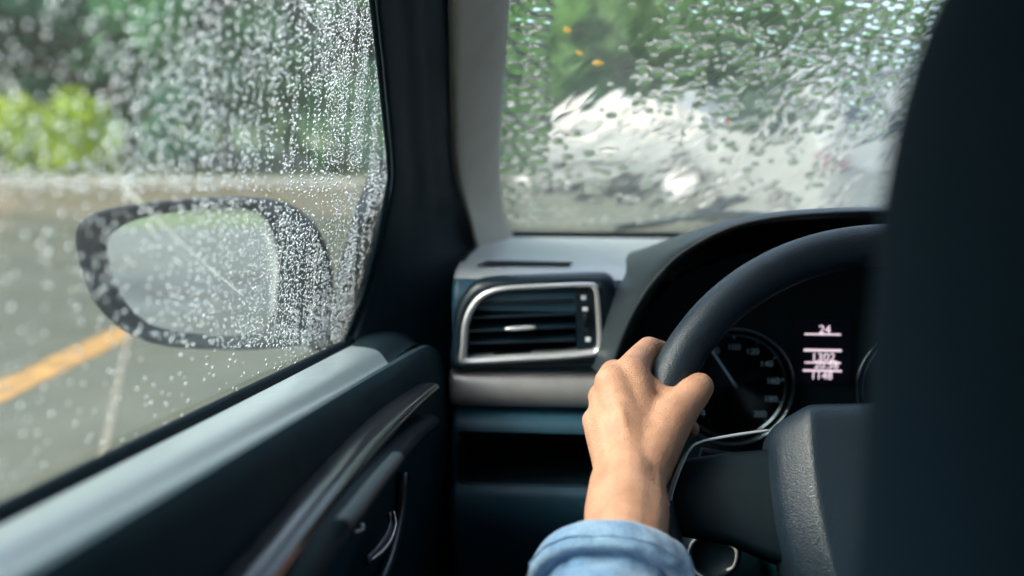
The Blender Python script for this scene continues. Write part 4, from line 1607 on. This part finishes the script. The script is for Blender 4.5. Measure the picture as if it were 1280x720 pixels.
def sleeve_ring(s, r_, k):
    row = []
    for j in range(SEG):
        a = 2 * math.pi * j / SEG
        w = float(vnoise(np.array([math.cos(a) * 2.2 + 9 + s * 40]), np.array([math.sin(a) * 2.2 + 5 + s * 55]))[0]) - .5
        w2 = float(vnoise(np.array([math.cos(a) * 6 + 29 + s * 120]), np.array([math.sin(a) * 6 + 15]))[0]) - .5
        rr = r_ + w * .0038 * (1.6 if s > .025 else .9) + w2 * .0021
        ds = .003 * math.sin(a * 2 + 1.1) + w * .003
        row.append(ax0 + axd * (s + ds) + nn * rr * math.cos(a) * .93 + bb * rr * math.sin(a) * 1.03)
    return row


rows = [sleeve_ring(s, r_, 0) for s, r_ in stations]
shirt = loft('sleeve', rows[11:], M['denim'], person, close=True, sub=1, label='blue denim shirt sleeve')
cuff = loft('cuff', rows[:12], M['denim_cuff'], person, close=True, sub=1, label='paler rolled denim cuff at the wrist')
# stitching near the cuff edge
tube('cuff_stitching', [p + (p - (ax0 + axd * .015)).normalized() * .0003 for p in sleeve_ring(.0155, .0455, 0)], .00045, M['denim'], person, seg=5, closed=True)
# torso of the shirt
prim_v, prim_f = [], []
capsule(el, sh, .048, .052)
capsule(sh, Vector((SX + (SX - sh.x), .38, H - .26)), .055, .055)
capsule(Vector((SX - .09, .42, H - .24)), Vector((SX - .07, .42, .66)), .085, .10)
capsule(Vector((SX + .09, .42, H - .24)), Vector((SX + .07, .42, .66)), .085, .10)
capsule(Vector((SX, .41, H - .16)), Vector((SX, .415, H - .10)), .075, .058)
sh2 = Vector((2 * SX - sh.x, .40, H - .20))
capsule(sh2, Vector((sh2.x + .06, .40, H - .40)), .058, .05)
capsule(Vector((sh2.x + .06, .40, H - .40)), Vector((sh2.x + .0, .58, H - .44)), .048, .042)
so_ = obj('shirt', prim_v, prim_f, M['denim'], person)
rm = so_.modifiers.new('remesh', 'REMESH')
rm.mode = 'VOXEL'
rm.voxel_size = .007
sm = so_.modifiers.new('smooth', 'SMOOTH')
sm.factor = .5
sm.iterations = 6
apply_mods(so_)
prim_v, prim_f = [], []
capsule(Vector((SX, .40, H + .09)), Vector((SX, .415, H + .145)), .088, .088)
capsule(Vector((SX, .385, H + .0)), Vector((SX, .38, H + .08)), .062, .085)
hr = obj('hair', prim_v, prim_f, M['hair'], person)
rm = hr.modifiers.new('remesh', 'REMESH')
rm.mode = 'VOXEL'
rm.voxel_size = .005
apply_mods(hr)

# ================================================================== RAIN ON THE GLASS
# --- drops on the side window: flat backed lens shaped beads
def bead_template(seg=8):
    prof_ = [(1.0, 0.0), (.93, .32), (.70, .66), (.36, .90)]
    v = [(math.cos(2 * math.pi * j / seg) * r_, math.sin(2 * math.pi * j / seg) * r_, h) for r_, h in prof_ for j in range(seg)]
    v.append((0, 0, 1.0))
    f = grid_faces(len(prof_), seg, True)
    top = len(prof_) * seg
    f += [((len(prof_) - 1) * seg + j, (len(prof_) - 1) * seg + (j + 1) % seg, top) for j in range(seg)]
    f.append(tuple(reversed(range(seg))))
    return np.array(v), f


TV, TF = bead_template()
e_y = (B1 - B2).normalized()
e_z = WN.cross(e_y)
if e_z.z < 0:
    e_z = -e_z
ey_, ez_, en_ = np.array(e_y), np.array(e_z), np.array(WN)


def inside(poly, x, y):
    r_ = False
    j = len(poly) - 1
    for i in range(len(poly)):
        xi, yi = poly[i]
        xj, yj = poly[j]
        if (yi > y) != (yj > y) and x < (xj - xi) * (y - yi) / (yj - yi) + xi:
            r_ = not r_
        j = i
    return r_


win_poly = [(-2500, -60), (462, -60), (467, -10), (475, 80), (486, 190), (487, 225), (483, 242), (469, 312), (453, 372), (429, 431), (-2500, 1858)]
mir_poly = mo_px


def side_density(u, v):
    w = float(vnoise(np.array([u / 34.0 + 3]), np.array([v / 70.0 + 8]))[0])
    g = float(vnoise(np.array([(u + v * .06) / 5.5 + 40]), np.array([v / 160.0 + 2]))[0])
    k = .55 + .9 * w
    if g < .27 and u > 170:
        k *= .12
    return side_base(u, v) * min(1.15, k)


def side_base(u, v):
    line = 640 - .488 * u                        # belt
    right = min(1, max(0, (u - 150) / 250))
    if inside(mir_poly, u, v):
        return .08 + .60 * min(1, max(0, (u - 180) / 180)) ** 1.4
    if u > 415 and v > 215:                      # strip beside the sail panel
        edge = 487 - max(0, v - 235) * .27
        return .62 if u > edge - 32 else .22
    if v < 205:
        return .07 + .93 * min(1, max(0, (u - 60) / 390)) ** 2
    if v < 240:
        return .35
    return .03 if u < 330 else .10


VV, FF = [], []
count = 0
grid_used = {}
random.seed(5)
tries = 0
y_lo, y_hi = .14, 1.16
while tries < 120000 and count < 16000:
    tries += 1
    Y = y_lo + (y_hi - y_lo) * random.random()
    hgt_ = random.random() * .36 - .01
    base = Vector((-.22, Y, zb(Y))) + e_z * hgt_
    d = base - C0
    k = d.dot(FW)
    u = 640 + F_PX * d.dot(RT) / k
    v = 360 - F_PX * d.dot(UP) / k
    if not inside(win_poly, u, v):
        continue
    dens = side_density(u, v)
    if random.random() > dens:
        continue
    big = random.random()
    r_ = .00050 + .00065 * big ** 2
    if dens > .6 and random.random() < .05:
        r_ = .0014 + .0006 * random.random()
    if u > 415 and v > 215 and dens > .5:
        r_ = .0008 + .0009 * big
    if u < 270:
        r_ = max(r_, .0007 + .0006 * random.random())
    elif dens < .25:
        r_ = .0005 + .0008 * big ** 2
    key = (int(Y / .003), int(hgt_ / .003))
    ok = True
    for di in (-1, 0, 1):
        for dj in (-1, 0, 1):
            for (yy, hh, rr) in grid_used.get((key[0] + di, key[1] + dj), ()):
                if (yy - Y) ** 2 + (hh - hgt_) ** 2 < (rr + r_) ** 2 * .98:
                    ok = False
    if not ok:
        continue
    grid_used.setdefault(key, []).append((Y, hgt_, r_))
    st = 1 + .35 * random.random() ** 2 + (.5 if random.random() < .06 else 0)
    hb_ = r_ * (.62 + .30 * random.random())
    p = np.array(base) + en_ * .0006
    q = p + TV[:, :1] * r_ * (1 + .15 * (random.random() - .5)) * ey_ + TV[:, 1:2] * r_ * st * ez_ + TV[:, 2:3] * hb_ * en_
    off = len(VV)
    VV.extend(map(tuple, q))
    FF.extend([tuple(off + i for i in f) for f in TF])
    count += 1
print('side drops', count)
me = bpy.data.meshes.new('raindrops')
me.from_pydata(VV, [], FF)
me.materials.append(M['water'])
me.shade_smooth()
dr = bpy.data.objects.new('raindrops', me)
link(dr)
tag(dr, 'small raindrops beading all over the driver side window', 'raindrops', kind='stuff')

# --- a long thin trickle running down the side window
tr = smooth_curve([win(u, v, .0012) for u, v in [(176, 207), (165, 219), (155, 231), (178, 256), (215, 292), (255, 328), (288, 356), (302, 368)]], 60)
tk = tube('water_trickle', tr, lambda t: lerp(.0004, .0013, min(1, t / .1)) if t < .16 else lerp(.0005, .0004, t), M['milky'], None, seg=10)
tag(tk, 'thin diagonal water trickle on the side window across the mirror', 'water')
# thin vertical runs low on the glass
for i, (u0, v0, u1, v1) in enumerate(((372, 384, 364, 462), (352, 300, 341, 428), (398, 300, 386, 430))):
    r_ = tube('water_run', smooth_curve([win(lerp(u0, u1, t) + 1.2 * math.sin(t * 9 + i), lerp(v0, v1, t), .0009) for t in np.linspace(0, 1, 12)], 30), .0006, M['water'], None, seg=8)
    tag(r_, ('short thin water run just below the mirror rim', 'thin vertical water run down the mirror glass edge', 'thin vertical water run over the right mirror housing')[i], 'water', 'vertical water runs on the side window')

# --- the sheet of water on the windscreen, a height field with beads
x0, x1 = -.125, .40
s0, s1 = .004, .36                                   # rise above the foot of the glass
step = .00135
nx = int((x1 - x0) / step)
slen = math.sqrt(1 + WSK * WSK)
ns = int((s1 - s0) * slen / step / 1.25)
gx = np.concatenate([np.linspace(x0, x1, nx), np.arange(x1 + .003, RX - .14, .003)])
nx = len(gx)
gs = np.linspace(s0, s1, ns)
GX, GS = np.meshgrid(gx, gs)
PYY = WSY - WSK * GS
PZZ = WSZ + GS
# where each point sits in the photograph, used only to say which zone of the glass it is
dxx, dyy, dzz = GX, PYY, PZZ - H
kk = dxx * FW.x + dyy * FW.y + dzz * FW.z
UU = 640 + F_PX * (dxx * RT.x + dyy * RT.y + dzz * RT.z) / kk
VW = 360 - F_PX * (dxx * UP.x + dyy * UP.y + dzz * UP.z) / kk
L_ = GS * slen                                        # metres along the glass
ca, sa = math.cos(.55), math.sin(.55)
fa, fb = GX * ca - L_ * sa, GX * sa + L_ * ca        # flow axes, tilted
hf = (vnoise(fa / .013, fb / .06) - .5) * .00026
hf += (vnoise(fa / .006 + 31, fb / .026 + 7) - .5) * .00010
hf += (vnoise(fa / .0035 + 11, fb / .012 + 3) - .5) * .000018
hf += (vnoise(GX / .03 + 5, L_ / .03 + 9) - .5) * .0005


def sstep(a, b, x):
    t = np.clip((x - a) / (b - a), 0, 1)
    return t * t * (3 - 2 * t)


wiped = sstep(683, 690, UU) * (1 - sstep(790, 850, UU + VW * .35)) * (1 - sstep(150, 200, VW))
hf *= 1 - .45 * wiped
low = sstep(230, 285, VW)
hf *= 1 - .35 * low
bead_zone = np.maximum((1 - sstep(680, 686, UU)) * (1 - sstep(190, 280, VW)), sstep(800, 850, UU + VW * .2) * (1 - sstep(70, 175, VW - (UU - 850) * .1)))
bead_zone = np.maximum(bead_zone, .10)
bead_zone *= 1 - .93 * wiped
bh = np.zeros_like(hf)
dL = (gs[1] - gs[0]) * slen
random.seed(21)
for k in range(13000):
    i = random.randrange(ns)
    j = random.randrange(nx)
    w = bead_zone[i, j]
    if random.random() > w:
        continue
    r_ = .0017 + .0040 * random.random() ** 2
    if UU[i, j] > 690 and random.random() < .52:
        continue
    if w > .8 and UU[i, j] < 690:
        if random.random() < .45:
            continue
        r_ = .0030 + .0050 * random.random() ** 1.4
    el_ = .75 + .35 * random.random()
    wi, wj = int(r_ * 1.5 / dL) + 2, int(r_ * 1.9 / step) + 2
    i0_, i1_, j0_, j1_ = max(0, i - wi), min(ns, i + wi + 1), max(0, j - wj), min(nx, j + wj + 1)
    X2 = (GX[i0_:i1_, j0_:j1_] - GX[i, j]) / (r_ * 1.15)
    Y2 = (L_[i0_:i1_, j0_:j1_] - L_[i, j]) / (r_ * el_)
    q = X2 ** 2 + Y2 ** 2
    cap_ = np.sqrt(np.clip(1 - q, 0, 1)) * r_ * .40
    bh[i0_:i1_, j0_:j1_] = np.maximum(bh[i0_:i1_, j0_:j1_], cap_)
# trickles: chains of merged beads wandering down the glass
for k in range(70):
    i = random.randrange(int(ns * .25), ns)
    j = random.randrange(int(nx * .05), nx)
    if wiped[i, j] > .5:
        continue
    n_steps = random.randrange(20, 110)
    r_ = .0016 + .0016 * random.random()
    lean = -.35 + .3 * random.random()
    fj = float(j)
    for q in range(n_steps):
        i -= 1
        fj += lean + random.gauss(0, .45)
        j = int(fj)
        if i < 3 or j < 3 or j > nx - 4 or wiped[i, j] > .5:
            break
        rr = r_ * (.75 + .35 * math.sin(q * .35 + k))
        wi, wj = int(rr / dL) + 2, int(rr / step) + 2
        i0_, i1_, j0_, j1_ = max(0, i - wi), min(ns, i + wi + 1), max(0, j - wj), min(nx, j + wj + 1)
        qq = ((GX[i0_:i1_, j0_:j1_] - GX[i, j]) / rr) ** 2 + ((L_[i0_:i1_, j0_:j1_] - L_[i, j]) / rr) ** 2
        bh[i0_:i1_, j0_:j1_] = np.maximum(bh[i0_:i1_, j0_:j1_], np.sqrt(np.clip(1 - qq, 0, 1)) * rr * .30)
bh = (bh + np.roll(bh, 1, 0) + np.roll(bh, -1, 0) + np.roll(bh, 1, 1) + np.roll(bh, -1, 1)) / 5      # surface tension rounds the rims
hf = hf + bh + .0012
base = np.stack([GX, PYY, PZZ], -1) + np.array(SN) * .003
front = base + np.array(SN) * hf[..., None]
V = front.reshape(-1, 3)
idx = np.arange(nx * ns).reshape(ns, nx)
quads = np.stack([idx[:-1, :-1], idx[:-1, 1:], idx[1:, 1:], idx[1:, :-1]], -1).reshape(-1, 4)
nV = len(V)
back = np.array([base[0, 0], base[0, -1], base[-1, -1], base[-1, 0]])
V = np.concatenate([V, back])
rim_ = np.concatenate([idx[0, :], idx[1:, -1], idx[-1, -2::-1], idx[-2:0:-1, 0]])
me = bpy.data.meshes.new('water_film')
faces = quads.tolist() + [[nV, nV + 3, nV + 2, nV + 1],
                          [nV, nV + 1] + idx[0, ::-1].tolist(), [nV + 1, nV + 2] + idx[::-1, -1].tolist(),
                          [nV + 2, nV + 3] + idx[-1, :].tolist(), [nV + 3, nV] + idx[:, 0].tolist()]
me.from_pydata(V.tolist(), [], faces)
bm = bmesh.new()
bm.from_mesh(me)
bmesh.ops.recalc_face_normals(bm, faces=bm.faces)
bm.to_mesh(me)
bm.free()
sm_ = np.zeros(len(faces), dtype=bool)
sm_[:len(quads)] = True
me.polygons.foreach_set('use_smooth', sm_)
me.materials.append(M['film'])
wf = bpy.data.objects.new('water_film', me)
link(wf)
tag(wf, 'sheet of rain water and beads flowing down the windscreen', 'water', kind='stuff')

# --- fallen leaves stuck on the windscreen
def fallen_leaf(u, v, rot, size, label, col):
    c = scr(u, v, .0065)
    ex = Vector((1, 0, 0))
    es = Vector((0, -WSK, 1)).normalized()
    d1 = ex * math.cos(rot) + es * math.sin(rot)
    d2 = -ex * math.sin(rot) + es * math.cos(rot)
    n_ = 9
    up_, dn = [], []
    for k in range(n_):
        t = k / (n_ - 1)
        w = size * .34 * math.sin(math.pi * t) ** .8 * (1.25 - .6 * t)
        x = (t - .5) * size
        up_.append(c + d1 * x + d2 * w + SN * .0008)
        dn.append(c + d1 * x - d2 * w + SN * .0004)
    mid_ = [c + d1 * ((k / (n_ - 1) - .5) * size) for k in range(n_)]
    o = loft('fallen_leaf', [up_, mid_, dn], col, None, thick=.0004)
    tag(o, label, 'leaf', 'small fallen leaves on the windscreen')


ylf = leaf_mat('yellow_leaf', (0.80, 0.52, 0.03), (0.9, 0.68, 0.08), 60, .5)
olf = leaf_mat('orange_leaf', (0.55, 0.20, 0.03), (0.70, 0.35, 0.06), 60, .5)
fallen_leaf(709, 37, 1.9, .012, 'yellow leaf highest on the windscreen', ylf)
fallen_leaf(724, 66, 2.2, .010, 'small yellow leaf between the two other yellow ones on the windscreen', ylf)
fallen_leaf(748, 79, .1, .013, 'yellow leaf lying level, lowest of the three on the windscreen', ylf)
fallen_leaf(911, 152, 1.6, .010, 'orange leaf in front of the large white car', olf)
